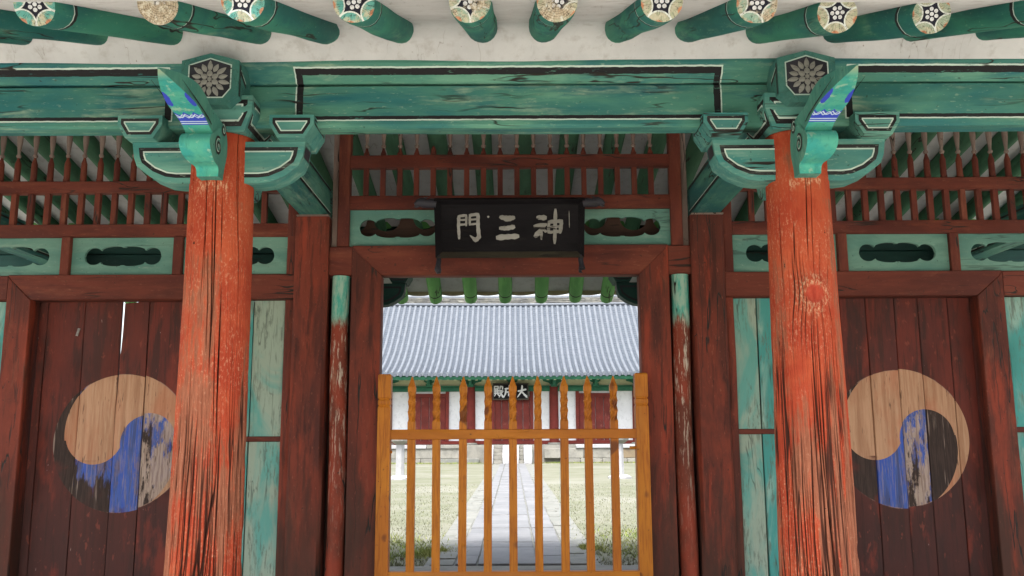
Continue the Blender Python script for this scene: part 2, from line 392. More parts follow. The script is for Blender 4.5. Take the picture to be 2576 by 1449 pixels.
def mat_door(name, bare):
    """red-brown planks with the large two-comma emblem painted across them; origin = centre of the emblem"""
    t = T(name)
    r = t.rnd()
    o = t.coord('Object'); x, y, z = t.sep(o)
    p = t.base()
    pg = t.vmul(p, (1, 1, 0.06))
    g = t.noise(pg, 32, 6, 0.65); g2 = t.noise(pg, 90, 4, 0.65); c = t.noise(t.vmul(p, (1, 1, 0.4)), 4.0, 5, 0.6)
    low = t.ss(0.35, -0.75, z + (c - 0.5) * 0.5)
    col = t.mix(t.ss(0.38, 0.66, c), (0.135, 0.026, 0.017), (0.085, 0.021, 0.016))
    col = t.mix(low * 0.75, col, (0.042, 0.019, 0.016))
    col = t.mix(t.ss(0.50, 0.64, g) * 0.65, col, (0.035, 0.016, 0.012))
    stn = t.noise(t.vmul(p, (1, 1, 0.18)), 9.0, 5, 0.65)
    col = t.mix(t.ss(0.52, 0.64, stn) * 0.75, col, (0.040, 0.018, 0.015))
    col = t.mix(t.ss(0.56, 0.68, t.noise(t.vmul(p, (1, 1, 0.3)), 6.5, 5, 0.6)) * 0.6, col, (0.21, 0.036, 0.020))
    col = t.mix((r - 0.5) * 0.5, col, (0.10, 0.03, 0.02))
    sp = t.noise(t.vmul(p, (1, 1, 0.4)), 26, 3, 0.6)
    col = t.mix(t.ss(0.62, 0.70, sp) * 0.5, col, (0.23, 0.055, 0.032))
    sc = t.noise(t.vmul(p, (1, 1, 0.2)), 48, 3, 0.6)
    col = t.mix(t.ss(0.74, 0.77, sc) * 0.7, col, (0.45, 0.34, 0.3))
    E = 0.472
    xx, zz = x / E, (z + (r - 0.5) * 0.016) / E
    def circ(cx, cz):
        a, b = xx - cx, zz - cz
        return t.math('SQRT', a * a + b * b)
    d0 = circ(0, 0)
    dA = circ(-0.40, 0.115) - 0.425
    dB = circ(0.385, 0.0) - 0.405
    dC = circ(0.11, 0.14) - 0.955
    dD = circ(-0.13, -0.14) - 0.955
    up = t.gt(zz, 0.03)
    inA, inB, inC, inD = t.lt(dA, 0), t.lt(dB, 0), t.lt(dC, 0), t.lt(dD, 0)
    beige_up = inC * (1.0 - inB)
    beige_dn = t.mx(inA, (1.0 - inD) * t.gt(xx, 0.0))
    beige_dn = beige_dn * (1.0 - inB)
    beige = t.mix(up, beige_dn, beige_up)
    bsock = t.sep(beige)[0]
    tan = t.mix(t.ss(0.35, 0.68, g), (0.47, 0.265, 0.155), (0.33, 0.165, 0.09))
    tan = t.mix(t.ss(0.5, 0.7, g2) * 0.5, tan, (0.50, 0.31, 0.19))
    tan = t.mix(t.ss(0.5, 0.68, c) * 0.45, tan, (0.40, 0.115, 0.05))
    blue = t.mix(t.ss(0.4, 0.65, g), (0.038, 0.082, 0.35), (0.075, 0.125, 0.31))
    blue = t.mix(t.ss(0.50, 0.60, g2) * 0.7, blue, (0.20, 0.17, 0.24))
    blue = t.mix(t.ss(0.50, 0.62, g) * 0.65, blue, (0.035, 0.035, 0.10))
    blue = t.mix(t.ss(0.52, 0.62, t.noise(t.vmul(p, (1, 1, 0.35)), 17.0, 5, 0.7)) * 0.6, blue, (0.17, 0.12, 0.14))
    bw = t.noise(t.vmul(p, (1, 1, 0.28)), 7.0, 5, 0.65)
    dark = t.mix(t.ss(0.45, 0.6, g2), (0.030, 0.018, 0.014), (0.050, 0.029, 0.022))
    dark = t.mix(t.ss(0.60, 0.68, t.noise(t.vmul(p, (1, 1, 0.05)), 38.0, 4, 0.6)) * 0.7, dark, (0.33, 0.25, 0.20))
    pale = t.mix(t.ss(0.45, 0.6, g2), (0.40, 0.30, 0.24), (0.26, 0.18, 0.14))
    bl, pq = t.oattr('blue'), t.oattr('pale')
    lower = t.mix(t.ss(-0.03, 0.05, (bw - 0.5) * 0.9 + (g - 0.5) * 0.35 + bl - 0.5 - t.ss(-0.35, -0.95, zz) * 0.16), dark, blue)
    pn = t.noise(t.vmul(p, (1, 1, 0.3)), 12.0, 5, 0.7)
    lower = t.mix(t.ss(-0.03, 0.04, (pn - 0.5) * 0.9 + (g2 - 0.5) * 0.3 + pq - 0.5) * bare, lower, pale)
    em = t.mix(bsock, lower, tan)
    fade = t.ss(0.30, 0.50, t.noise(p, 5.0, 4) + t.gt(zz, -0.25) * 0.4 + t.gt(xx, -0.35) * 0.12)
    em = t.mix(t.ss(0.62, 0.68, t.noise(t.vmul(p, (1, 1, 0.1)), 60, 3, 0.6)) * 0.7, em, (0.05, 0.028, 0.02))
    inside = t.lt(d0, 1.0)
    col = t.mix(inside * fade, col, em)
    col = t.mix(t.lt(t.ab(d0 - 1.0), 0.008) * t.ss(0.48, 0.6, bw) * 0.5, col, (0.36, 0.22, 0.16))
    t.bump(g + g2 * 0.5, 0.4, 0.005)
    return t.done(col, 0.7, 0.25)
M['door_left'] = mat_door('red_brown_planks_with_emblem_a', 0.9)
M['door_right'] = mat_door('red_brown_planks_with_emblem_b', 0.9)

def mat_wing():
    """turquoise carving with a blue lace band and two blue spots; UV: u across, v along the front from the tip"""
    t = T('turquoise_carving_with_blue_band')
    p, pg, grain, crack = wood_parts(t, 'z', 40)
    u, v, _ = t.sep(t.coord('UV'))
    cl = t.noise(p, 9, 5, 0.6, 0.4)
    col = t.mix(t.ss(0.4, 0.6, cl), (0.075, 0.36, 0.27), (0.035, 0.30, 0.27))
    col = t.mix(t.ss(0.5, 0.7, grain) * 0.4, col, (0.02, 0.16, 0.14))
    col = t.mix(t.ss(0.56, 0.66, t.noise(p, 16, 5, 0.65)) * 0.6, col, (0.36, 0.50, 0.36))
    blue = (0.035, 0.06, 0.46)
    zig = t.ab(t.math('SINE', u * 9.0)) * 0.03
    b0, b1 = 0.43, 0.535
    inb = t.gt(v, zig + b0 - 0.02) * t.lt(v, b1)
    col = t.mix(inb, col, blue)
    l1 = t.mn(t.ab(v - (b1 - 0.012)), t.ab(v - (b1 - 0.03)))
    lines = t.lt(l1, 0.004)
    l2 = t.ab(v - (b0 + 0.005 + zig))
    l3 = t.ab(v - (b0 + 0.025 + t.math('SINE', u * 19.0) * 0.014))
    lines = t.mx(lines, t.mx(t.lt(l2, 0.006), t.lt(l3, 0.005) * inb))
    col = t.mix(lines * 0.85, col, (0.55, 0.68, 0.74))
    for (cu, cv) in ((0.1, 0.27), (0.93, 0.27)):
        du, dv = (u - cu) * 0.6, (v - cv) * 1.0
        n = t.noise(p, 30, 2) * 0.05
        col = t.mix(t.lt(t.math('SQRT', du * du + dv * dv) + n, 0.10), col, blue)
    tip = t.ss(0.10, 0.0, v)
    col = t.mix(tip * 0.7, col, (0.36, 0.36, 0.24))
    t.bump(grain, 0.35, 0.005)
    return t.done(col, 0.7, 0.25)
M['wing'] = mat_wing()

def simple(name, c1, c2, scale=6.0, rough=0.8, bump=0.3, speck=None, spec=0.2):
    t = T(name)
    p = t.base()
    n = t.noise(p, scale, 5, 0.6); n2 = t.noise(p, scale * 7, 4, 0.65)
    col = t.mix(t.ss(0.36, 0.64, n), c1, c2)
    col = t.mix(t.ss(0.5, 0.7, n2) * 0.4, col, tuple(0.6 * a for a in c1))
    if speck: col = t.mix(t.ss(0.60, 0.70, t.noise(p, scale * 2.3, 4, 0.6)) * 0.8, col, speck)
    r = t.rnd()
    col = t.mix(r * 0.25, col, tuple(0.72 * a for a in c2))
    t.bump(n2, bump, 0.01)
    return t.done(col, rough, spec)
M['tile'] = simple('blue_grey_roof_tile', (0.120, 0.135, 0.158), (0.148, 0.163, 0.186), 3.0, 0.6)
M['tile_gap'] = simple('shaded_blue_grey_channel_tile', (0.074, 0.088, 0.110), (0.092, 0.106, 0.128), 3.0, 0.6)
M['ridge'] = simple('pale_ridge_tile', (0.27, 0.265, 0.235), (0.16, 0.16, 0.155), 2.0, 0.8, speck=(0.07, 0.07, 0.065))
M['hall_wall'] = simple('white_hall_plaster', (0.66, 0.665, 0.68), (0.59, 0.595, 0.61), 1.0, 0.9, 0.1)
M['hall_red'] = simple('hall_red_paint', (0.165, 0.026, 0.020), (0.12, 0.022, 0.017), 3.0, 0.7)
M['hall_door'] = simple('hall_door_faded_red', (0.17, 0.030, 0.023), (0.105, 0.021, 0.017), 2.0, 0.75, speck=(0.24, 0.085, 0.07))
M['hall_green'] = simple('hall_green_paint', (0.035, 0.15, 0.085), (0.025, 0.11, 0.07), 3.0, 0.7)
M['hall_cream'] = simple('hall_cream_plaster', (0.55, 0.55, 0.36), (0.48, 0.48, 0.31), 2.0, 0.9)
M['stone'] = simple('grey_granite', (0.26, 0.25, 0.22), (0.19, 0.185, 0.165), 3.0, 0.85, 0.4, speck=(0.16, 0.15, 0.12))
M['stone_warm'] = simple('brown_stained_stone', (0.20, 0.155, 0.10), (0.14, 0.11, 0.08), 2.5, 0.85, 0.5, speck=(0.12, 0.1, 0.08))
M['stone_white'] = simple('pale_granite', (0.38, 0.38, 0.385), (0.32, 0.32, 0.33), 4.0, 0.85, 0.3)
M['slab'] = simple('worn_grey_paving_stone', (0.205, 0.207, 0.213), (0.165, 0.17, 0.177), 1.6, 0.8, 0.4, speck=(0.16, 0.16, 0.165))
M['verge'] = simple('rough_grey_edging_stone', (0.22, 0.22, 0.20), (0.17, 0.175, 0.16), 3.0, 0.9, 0.6, speck=(0.14, 0.15, 0.1))
M['leaf'] = simple('dead_brown_leaf', (0.06, 0.035, 0.02), (0.1, 0.05, 0.02), 20.0)
M['metal'] = simple('tarnished_metal_clip', (0.35, 0.33, 0.31), (0.25, 0.22, 0.2), 60.0, 0.5)
M['eave_board'] = simple('cream_eave_board', (0.46, 0.41, 0.27), (0.38, 0.34, 0.22), 5.0)
M['gate_roof'] = simple('gate_roof_tile', (0.16, 0.17, 0.19), (0.2, 0.21, 0.23), 3.0)

def mat_ground(name, c1, c2, c3, s):
    t = T(name)
    p = t.coord('Object')
    n = t.noise(p, s, 6, 0.65); n2 = t.noise(p, s * 9, 4, 0.7); n3 = t.noise(p, s * 0.35, 3, 0.5)
    col = t.mix(t.ss(0.38, 0.62, n), c1, c2)
    col = t.mix(t.ss(0.5, 0.62, n3 * 0.7 + n2 * 0.3), col, c3)
    t.bump(n2, 0.5, 0.03)
    return t.done(col, 0.95, 0.05)
M['sand'] = mat_ground('pale_sandy_ground', (0.48, 0.44, 0.37), (0.42, 0.385, 0.32), (0.52, 0.49, 0.42), 0.8)
M['lawn'] = mat_ground('dry_winter_lawn', (0.180, 0.180, 0.140), (0.145, 0.152, 0.105), (0.205, 0.204, 0.168), 0.9)
M['blade'] = simple('dry_grass_blades', (0.20, 0.196, 0.142), (0.155, 0.17, 0.09), 1.2)
M['blade_green'] = simple('green_grass_blades', (0.17, 0.235, 0.05), (0.25, 0.26, 0.08), 1.2)

# ------------------------------------------------------------------ mesh builder
class MB:
    def __init__(s): s.v, s.f, s.m = [], [], []
    def add(s, vs, fs, mat=0):
        b = len(s.v); s.v += [tuple(q) for q in vs]
        for f in fs: s.f.append([b + i for i in f]); s.m.append(mat)
        return s
    def box(s, x0, x1, y0, y1, z0, z1, mat=0):
        return s.add([(x0,y0,z0),(x1,y0,z0),(x1,y1,z0),(x0,y1,z0),(x0,y0,z1),(x1,y0,z1),(x1,y1,z1),(x0,y1,z1)],
                     [(0,3,2,1),(4,5,6,7),(0,1,5,4),(1,2,6,5),(2,3,7,6),(3,0,4,7)], mat)
    def prism(s, poly, axis, a0, a1, mat=0):
        n = len(poly)
        def pt(q, a): return (a, q[0], q[1]) if axis == 'x' else ((q[0], a, q[1]) if axis == 'y' else (q[0], q[1], a))
        vs = [pt(q, a0) for q in poly] + [pt(q, a1) for q in poly]
        fs = [list(range(n)), list(range(2*n-1, n-1, -1))] + [(i, (i+1) % n, n + (i+1) % n, n + i) for i in range(n)]
        return s.add(vs, fs, mat)
    def timber(s, axis, a0, a1, b0, b1, c0, c1, ch=0.008, wob=0.002, seg=None, mat=0):
        """chamfered, slightly uneven squared timber along axis; b and c are the other two axes in xyz order"""
        L = abs(a1 - a0); seg = seg or max(2, int(L / 0.12))
        ch = min(ch, 0.3 * (b1 - b0), 0.3 * (c1 - c0))
        ring = [(b0+ch,c0),(b1-ch,c0),(b1,c0+ch),(b1,c1-ch),(b1-ch,c1),(b0+ch,c1),(b0,c1-ch),(b0,c0+ch)]
        sd = random.randint(0, 9999)
        ts = np.linspace(a0, a1, seg + 1)
        off = [(vnoise(ts * 2.1 + 9.3, np.full_like(ts, k * 3.7 + 0.5), sd) - 0.5) * 2 * wob for k in range(8)]
        vs = []
        for i, a in enumerate(ts):
            for k, (b, c) in enumerate(ring):
                ob, oc = off[k][i], off[(k // 2 * 2 + 5) % 8][i]
                b2, c2 = b + ob, c + oc
                vs.append((a, b2, c2) if axis == 'x' else ((b2, a, c2) if axis == 'y' else (b2, c2, a)))
        fs = [list(range(8)), list(range(8 * seg + 7, 8 * seg - 1, -1))]
        for i in range(seg):
            for k in range(8):
                fs.append((8*i+k, 8*i+(k+1) % 8, 8*(i+1)+(k+1) % 8, 8*(i+1)+k))
        return s.add(vs, fs, mat)
    def sweep(s, pts, rad, n=12, mat=0, cap_mat=None):
        pts = [Vector(p) for p in pts]; N = len(pts); vs = []
        up0 = Vector((0.013, 0.1, 1)).normalized()
        for i, p in enumerate(pts):
            d = (pts[min(i+1, N-1)] - pts[max(i-1, 0)]).normalized()
            u = up0 if abs(d.dot(up0)) < 0.95 else Vector((1, 0.01, 0))
            e1 = d.cross(u).normalized(); e2 = d.cross(e1)
            r = rad[i] if isinstance(rad, (list, tuple)) else rad
            for k in range(n):
                a = 2 * math.pi * k / n
                vs.append(p + e1 * r * math.cos(a) + e2 * r * math.sin(a))
        fs = [(n*i+k, n*i+(k+1) % n, n*(i+1)+(k+1) % n, n*(i+1)+k) for i in range(N-1) for k in range(n)]
        s.add(vs, fs, mat)
        b = len(s.v) - len(vs)
        for idx in (list(range(n)), list(range(n*N-1, n*N-n-1, -1))):
            s.f.append([b + i for i in idx]); s.m.append(mat if cap_mat is None else cap_mat)
        return s
    def rings(s, rings, mat=0):
        n = len(rings[0]); b = len(s.v)
        s.add([q for r in rings for q in r], [(n*i+k, n*i+(k+1) % n, n*(i+1)+(k+1) % n, n*(i+1)+k) for i in range(len(rings)-1) for k in range(n)]
              + [list(range(n))[::-1], [n*(len(rings)-1)+k for k in range(n)]], mat)
        return s
    def ribbon(s, pts, widths, place, mat=0, thick=0.0):
        """flat brush stroke: pts in 2D, place(x, y, h) -> 3D"""
        n = len(pts)
        if not isinstance(widths, (list, tuple)): widths = [widths] * n
        L, Rr = [], []
        for i in range(n):
            a, b = pts[max(i-1, 0)], pts[min(i+1, n-1)]
            dx, dy = b[0]-a[0], b[1]-a[1]; l = math.hypot(dx, dy) or 1
            nx, ny = -dy/l*widths[i]/2, dx/l*widths[i]/2
            L.append((pts[i][0]+nx, pts[i][1]+ny)); Rr.append((pts[i][0]-nx, pts[i][1]-ny))
        vs = [place(*q, thick) for q in L] + [place(*q, thick) for q in Rr]
        fs = [(i, i+1, n+i+1, n+i) for i in range(n-1)]
        if thick > 0:
            vs += [place(*q, -0.001) for q in L] + [place(*q, -0.001) for q in Rr]
            for i in range(n-1):
                fs += [(i, i+1, 2*n+i+1, 2*n+i), (n+i, n+i+1, 3*n+i+1, 3*n+i)]
            fs += [(0, n, 3*n, 2*n), (n-1, 2*n-1, 4*n-1, 3*n-1)]
        return s.add(vs, fs, mat)
    def outline(s, poly, i0, i1, axis, a, mat):
        A, B = inset(poly, i0), inset(poly, i1)
        n = len(poly)
        def pt(q): return (a, q[0], q[1]) if axis == 'x' else (q[0], a, q[1])
        return s.add([pt(q) for q in A] + [pt(q) for q in B], [(i, (i+1) % n, n+(i+1) % n, n+i) for i in range(n)], mat)
    def mesh(s, name, mats, bevel=0.0, smooth=40):
        me = bpy.data.meshes.new(name)
        bm = bmesh.new()
        vv = [bm.verts.new(q) for q in s.v]
        for f, m in zip(s.f, s.m):
            try: fc = bm.faces.new([vv[i] for i in f]); fc.material_index = m
            except ValueError: pass
        bmesh.ops.recalc_face_normals(bm, faces=bm.faces)
        if bevel > 0:
            es = [e for e in bm.edges if len(e.link_faces) == 2 and e.calc_face_angle(0) > 0.5]
            bmesh.ops.bevel(bm, geom=es, offset=bevel, segments=1, affect='EDGES', clamp_overlap=True)
        bm.to_mesh(me); bm.free()
        for m in (mats if isinstance(mats, (list, tuple)) else [mats]): me.materials.append(m)
        if smooth:
            me.shade_smooth()
            me.set_sharp_from_angle(angle=R(smooth))
        return me
    def build(s, name, mats, parent=None, bevel=0.0, smooth=40, loc=None):
        o = bpy.data.objects.new(name, s.mesh(name, mats, bevel, smooth))
        return link(o, parent, loc)

def inset(poly, d):
    n = len(poly)
    area = sum(poly[i][0]*poly[(i+1) % n][1]-poly[(i+1) % n][0]*poly[i][1] for i in range(n))
    sg = 1 if area > 0 else -1
    out = []
    for i in range(n):
        p0, p1, p2 = poly[i-1], poly[i], poly[(i+1) % n]
        def nr(a, b):
            dx, dy = b[0]-a[0], b[1]-a[1]; l = math.hypot(dx, dy)
            return (-dy/l*sg, dx/l*sg)
        n1, n2 = nr(p0, p1), nr(p1, p2)
        bx, by = n1[0]+n2[0], n1[1]+n2[1]; k = bx*bx+by*by
        f = math.copysign(min(2*abs(d)/k, 2.2*abs(d)), d) if k > 1e-6 else d
        out.append((p1[0]+bx*f, p1[1]+by*f))
    return out

def wloc(o):
    v = Vector((0, 0, 0))
    while o is not None: v = v + o.location; o = o.parent
    return v
def link(o, parent=None, loc=None):
    """loc and vertices in world space (no parent here is rotated)"""
    COL.objects.link(o)
    w = Vector(loc) if loc is not None else Vector((0, 0, 0))
    if parent is not None:
        o.parent = parent; w = w - wloc(parent)
    o.location = w
    return o
def thing(name, label, cat, loc, group=None):
    o = bpy.data.objects.new(name, None); o.empty_display_size = 0.2
    link(o, None, loc)
    o['label'] = label; o['category'] = cat
    if group: o['group'] = group
    return o
def node(name, parent, loc, label=None):
    o = bpy.data.objects.new(name, None); o.empty_display_size = 0.1
    link(o, parent, loc)
    if label: o['label'] = label
    return o
def dup(o, loc, parent=None, rot=None, scale=None):
    c = o.copy(); COL.objects.link(c)
    w = Vector(loc)
    if parent is not None: c.parent = parent; w = w - wloc(parent)
    c.location = w
    if rot is not None: c.rotation_euler = rot
    if scale is not None: c.scale = scale
    return c
E = lambda dz: EYE + dz

# ------------------------------------------------------------------ ground, lawn, path
def sheet(name, x0, x1, y0, y1, z, mat, nx=1, ny=1, kind='structure'):
    mb = MB()
    xs, ys = np.linspace(x0, x1, nx+1), np.linspace(y0, y1, ny+1)
    mb.add([(x, y, z) for y in ys for x in xs], [(j*(nx+1)+i, j*(nx+1)+i+1, (j+1)*(nx+1)+i+1, (j+1)*(nx+1)+i) for j in range(ny) for i in range(nx)])
    o = mb.build(name, mat, smooth=0); o['kind'] = kind
    return o
sheet('ground', -600, 600, -400, 900, -0.012, M['sand'])
PLAT_Y = 42.4
for nm, sg in (('lawn', -1), ('lawn', 1)):
    a, b = (-22, -0.80) if sg < 0 else (0.84, 22)
    sheet(nm, a, b, 9.05, PLAT_Y + 0.3, 0.0, M['lawn'])
pav = MB()
pav.box(-6, 6, 3.2, 8.98, -0.2, 0.012)
pv = pav.build('pavement', M['stone'], bevel=0.01); pv['kind'] = 'structure'

path = MB().box(-0.86, 0.90, 9.02, PLAT_Y - 1.25, -0.1, 0.004).build('path', M['verge'], smooth=0); path['kind'] = 'structure'
y = 9.05; k = 0
while y < PLAT_Y - 1.35:
    L = random.uniform(0.42, 0.95) * (1 + (y - 9) * 0.012)
    L = min(L, PLAT_Y - 1.3 - y)
    for (x0, x1) in ((-0.555, -0.345), (-0.335, 0.245), (0.255, 0.565)):
        if x1 - x0 < 0.35 and k % 2 and random.random() < 0.4:
            pass
        dy0 = random.uniform(0, 0.02)
        h = 0.022 + random.uniform(-0.004, 0.006)
        sl = MB().box(x0 + random.uniform(0, .012), x1 - random.uniform(0, .012), y + dy0, y + L - 0.012 - random.uniform(0, .014), 0.0, h)
        sl.build('paving_slab', M['slab'], path, bevel=0.006)
    y += L; k += 1
for sg in (-1, 1):
    y = 9.05
    while y < 30:
        L = random.uniform(0.3, 0.7)
        xi = 0.575; w = random.uniform(0.14, 0.24)
        if random.random() < 0.85:
            q = [(sg*xi, y+.01), (sg*(xi+w), y+random.uniform(.0, .05)), (sg*(xi+w*random.uniform(.8, 1.1)), y+L-.03), (sg*xi, y+L-.015)]
            MB().prism(q, 'z', 0.0, random.uniform(0.008, 0.022)).build('edging_stone', M['verge'], path, bevel=0.006)
        y += L

# grass blades, thick near the gate
def blades(name, n, mat, y0, y1, hh, seed, clump=None):
    r = np.random.default_rng(seed)
    if clump is None:
        ys = y0 + (y1 - y0) * r.random(n) ** 1.7
        xs = (0.86 + 3.6 * r.random(n) * (0.5 + ys / 18)) * np.where(r.random(n) < .5, -1, 1)
    else:
        c = r.integers(0, len(clump), n); cc = np.array(clump)[c]
        xs = cc[:, 0] + r.normal(0, 1, n) * cc[:, 2]; ys = cc[:, 1] + r.normal(0, 1, n) * cc[:, 2] * 1.4
    h = hh * (0.5 + r.random(n)); w = 0.004 + 0.004 * r.random(n); a = r.random(n) * 6.28
    lx, ly = r.normal(0, .5, n) * h, r.normal(0, .5, n) * h
    dx, dy = np.cos(a) * w, np.sin(a) * w
    V = np.stack([np.stack([xs-dx, ys-dy, np.zeros(n)], 1), np.stack([xs+dx, ys+dy, np.zeros(n)], 1), np.stack([xs+lx, ys+ly, h], 1)], 1).reshape(-1, 3)
    me = bpy.data.meshes.new(name)
    me.from_pydata(V.tolist(), [], np.arange(3*n).reshape(-1, 3).tolist())
    me.materials.append(mat)
    o = bpy.data.objects.new(name, me); COL.objects.link(o); o['kind'] = 'stuff'
    return o
blades('grass', 26000, M['blade'], 9.06, 24, 0.024, 3)
blades('grass', 6000, M['blade_green'], 9.1, 12, 0.04, 4, clump=[(-1.55, 9.5, .18), (-2.1, 9.7, .3), (-1.0, 9.9, .12), (-.84, 10.1, .1), (1.35, 10.2, .3), (1.7, 9.6, .22), (2.0, 10.4, .25), (-2.3, 10.6, .3), (.87, 10.4, .06), (-1.4, 10.8, .3), (1.6, 11.6, .3)])
blades('grass', 5000, M['blade_green'], 9.1, 12, 0.07, 5, clump=[(x, PLAT_Y - 0.12, .22) for x in np.linspace(-7.5, -1.8, 14)] + [(x, PLAT_Y - 0.12, .22) for x in np.linspace(1.8, 7.5, 14)])
for i, (x, y) in enumerate([(-1.52, 9.16), (-1.40, 9.35), (-1.86, 9.24), (-1.12, 9.4), (1.22, 9.3), (1.52, 9.35), (1.38, 9.75), (-.9, 11.4), (1.9, 9.6)]):
    a = random.uniform(0, 6.28); r0 = random.uniform(.02, .032)
    q = [(r0*math.cos(a+t)*(1.0 if j % 2 else .55), r0*math.sin(a+t)*(1.0 if j % 2 else .55)) for j, t in enumerate(np.linspace(0, 6.28, 9)[:-1])]
    lf = MB().add([(0, 0, .03)] + [(p[0], p[1], .012+.02*random.random()) for p in q], [(0, j+1, (j+1) % 8+1) for j in range(8)])
    o = lf.build('leaf', M['leaf'], loc=(x, y, 0.005))
    o['label'] = 'small curled dead brown leaf lying on the dry grass ' + ('left of the stone path' if x < 0 else 'right of the stone path'); o['category'] = 'leaf'; o['group'] = 'fallen leaves on the left lawn' if x < 0 else 'fallen leaves on the right lawn'

# ------------------------------------------------------------------ the gate building
SX, YF, YM, YR = 1.40, 4.22, 6.25, 8.28
XE = 4.16
gate = thing('gate_building', 'old timber shrine gate with red columns and green painted beams in front', 'building', (0, YM, 0))

def column_mesh(name, seed, r0, r1, ztop, knots, lean=0.0):
    Nz = 400
    th = np.concatenate([np.linspace(0, np.pi, 50, endpoint=False), np.linspace(np.pi, 2*np.pi, 400, endpoint=False)]); Nt = len(th); zz = np.linspace(0, ztop, Nz)
    TH, Z = np.meshgrid(th, zz)
    s = TH / (2*np.pi)
    rr = r0 + (r1 - r0) * (Z / ztop) ** 0.9
    rr = rr + (vnoise(s*8, Z*1.6, seed, 8) - .5) * 0.010 + (vnoise(s*3, Z*.8+4, seed+1, 3) - .5) * 0.014
    # spiral of grain and bending round the knots
    S2 = s + (vnoise(s*4, Z*1.1, seed+2, 4) - .5) * 0.05 + 0.008 * (Z - 1.2)
    knot = np.zeros_like(Z); halo = np.zeros_like(Z)
    for (kt, kz, kr) in knots:
        ds = (np.mod(s - kt + .5, 1) - .5) * 2*np.pi*rr; dz = Z - kz
        d = np.hypot(ds, dz * .9)
        S2 = S2 + np.sign(ds) * 0.035 * np.exp(-(d / (kr*2.6))**2) * (1 - np.exp(-(ds/kr)**2))
        knot = np.maximum(knot, np.clip((kr*1.05 - d) / (kr*.15), 0, 1)); halo = np.maximum(halo, np.exp(-((d - kr*1.5)/(kr*.7))**2))
        rr = rr + 0.012 * np.exp(-((d - kr*1.3)/(kr*.6))**2) - 0.004 * np.clip((kr - d)/(kr*.3), 0, 1)
    def ridged(freq, zf, sd, sharp):
        n = vnoise(S2*freq, Z*zf, sd, freq)
        n2 = vnoise(S2*freq*2, Z*zf*2, sd+5, freq*2)
        q = 1 - np.abs(2*(n*.7+n2*.3) - 1)
        return np.clip((q - sharp) / (1 - sharp), 0, 1)
    low = np.clip((1.75 - Z + (vnoise(s*6, Z*1.5, seed+9, 6) - .5) * 1.1) / 0.75, 0, 1)
    def furrow(K, sd, zf, w, need):
        ph = S2*K + (vnoise(s*12, Z*1.3, sd, 12) - .5)*2.2 + (vnoise(s*30, Z*5.0, sd+1, 30) - .5)*.35
        idx = np.round(ph)
        d = np.abs(ph - idx) * 2*np.pi*rr/K
        st = np.clip((vnoise(np.mod(idx, K)*5.37 + .5, Z*zf + np.mod(idx*13.7, 90), sd+2) - need)/.22, 0, 1)
        return np.clip(1.15 - d/(w*(.45 + .55*st)), 0, 1) * st
    f1 = ridged(26, .7, seed+11, .92); f2 = ridged(54, 1.1, seed+13, .80); f3 = ridged(110, 2.4, seed+17, .74)
    q1 = furrow(46, seed+61, 1.5, .0042, .30); q2 = furrow(88, seed+71, 2.6, .0026, .38)
    dep = f1 * (0.10 + .90*low) * 0.016 + f2 * (.1 + .9*low) * 0.009 + f3 * low * .003
    lw = np.clip(low*1.6, 0, 1)
    dep = np.maximum(dep, np.maximum(q1*lw*.013, q2*lw*.008))
    crk = np.maximum(f1 * (0.15 + .85*low), np.maximum(f2 * (.12 + .6*low), f3 * low * .3))
    crk = np.maximum(crk, np.maximum(q1*lw*.95, q2*lw*.62))
    r = np.random.default_rng(seed+20)
    for k in range(64):
        t0, zc, L, w, dp = r.random(), r.uniform(.5, ztop), r.uniform(.25, 1.0), r.uniform(.0022, .0052), r.uniform(.012, .026)
        wander = (vnoise(Z*2.2, np.full_like(Z, k*1.7), seed+30) - .5) * 0.02
        ds = np.abs(np.mod(S2 - t0 + wander + .5, 1) - .5) * 2*np.pi*rr
        env = np.clip(1 - np.abs(Z - zc)/(L/2), 0, 1) ** .5
        g = np.clip(1 - ds/(w*(.4 + .6*env)), 0, 1) * env
        dep = np.maximum(dep, g*dp); crk = np.maximum(crk, g)
    crk = crk * (1-knot)
    fine = (vnoise(S2*130, Z*9, seed+40, 130) - .5) * .0022
    halo = np.maximum(halo, np.exp(-((Z - E(1.178) + (vnoise(s*70, Z*3, seed+60, 70)-.5)*.05)/.022)**2) * (np.abs(s-.75) < .085))
    rad = rr - dep*(1-knot) + fine
    bare = np.clip(.20 + .44*low + (vnoise(s*9, Z*1.6, seed+50, 9) - .5)*.75 + (vnoise(S2*40, Z*1.3, seed+51, 40) - .5)*.7*low, 0, 1)
    bare = np.where(Z > ztop - .33, bare*.7, bare)
    X = rad*np.cos(TH) + lean*(Z/ztop); Y = rad*np.sin(TH)
    V = np.stack([X, Y, Z], -1).reshape(-1, 3)
    i, j = np.meshgrid(np.arange(Nz-1), np.arange(Nt), indexing='ij')
    j2 = (j+1) % Nt
    F = np.stack([i*Nt+j, i*Nt+j2, (i+1)*Nt+j2, (i+1)*Nt+j], -1).reshape(-1, 4)
    me = bpy.data.meshes.new(name)
    me.from_pydata(V.tolist(), [], F.tolist() + [list(range((Nz-1)*Nt, Nz*Nt))])
    for nm, arr in (('bare', bare), ('crack', crk), ('knot', knot), ('halo', halo)):
        a = me.attributes.new(nm, 'FLOAT', 'POINT'); a.data.foreach_set('value', arr.astype(np.float32).ravel())
    me.materials.append(M['column'])
    me.shade_smooth()
    return me
ZCOL = E(1.437)
def place_me(name, me, parent, loc, label=None):
    o = bpy.data.objects.new(name, me); link(o, parent, loc)
    if label: o['label'] = label
    return o
FT = 0.75     # theta fraction that faces the camera
place_me('column', column_mesh('column', 101, .182, .146, ZCOL, [], 0.0), gate, (-SX, YF, 0), 'furrowed vermilion column left of the doorway')
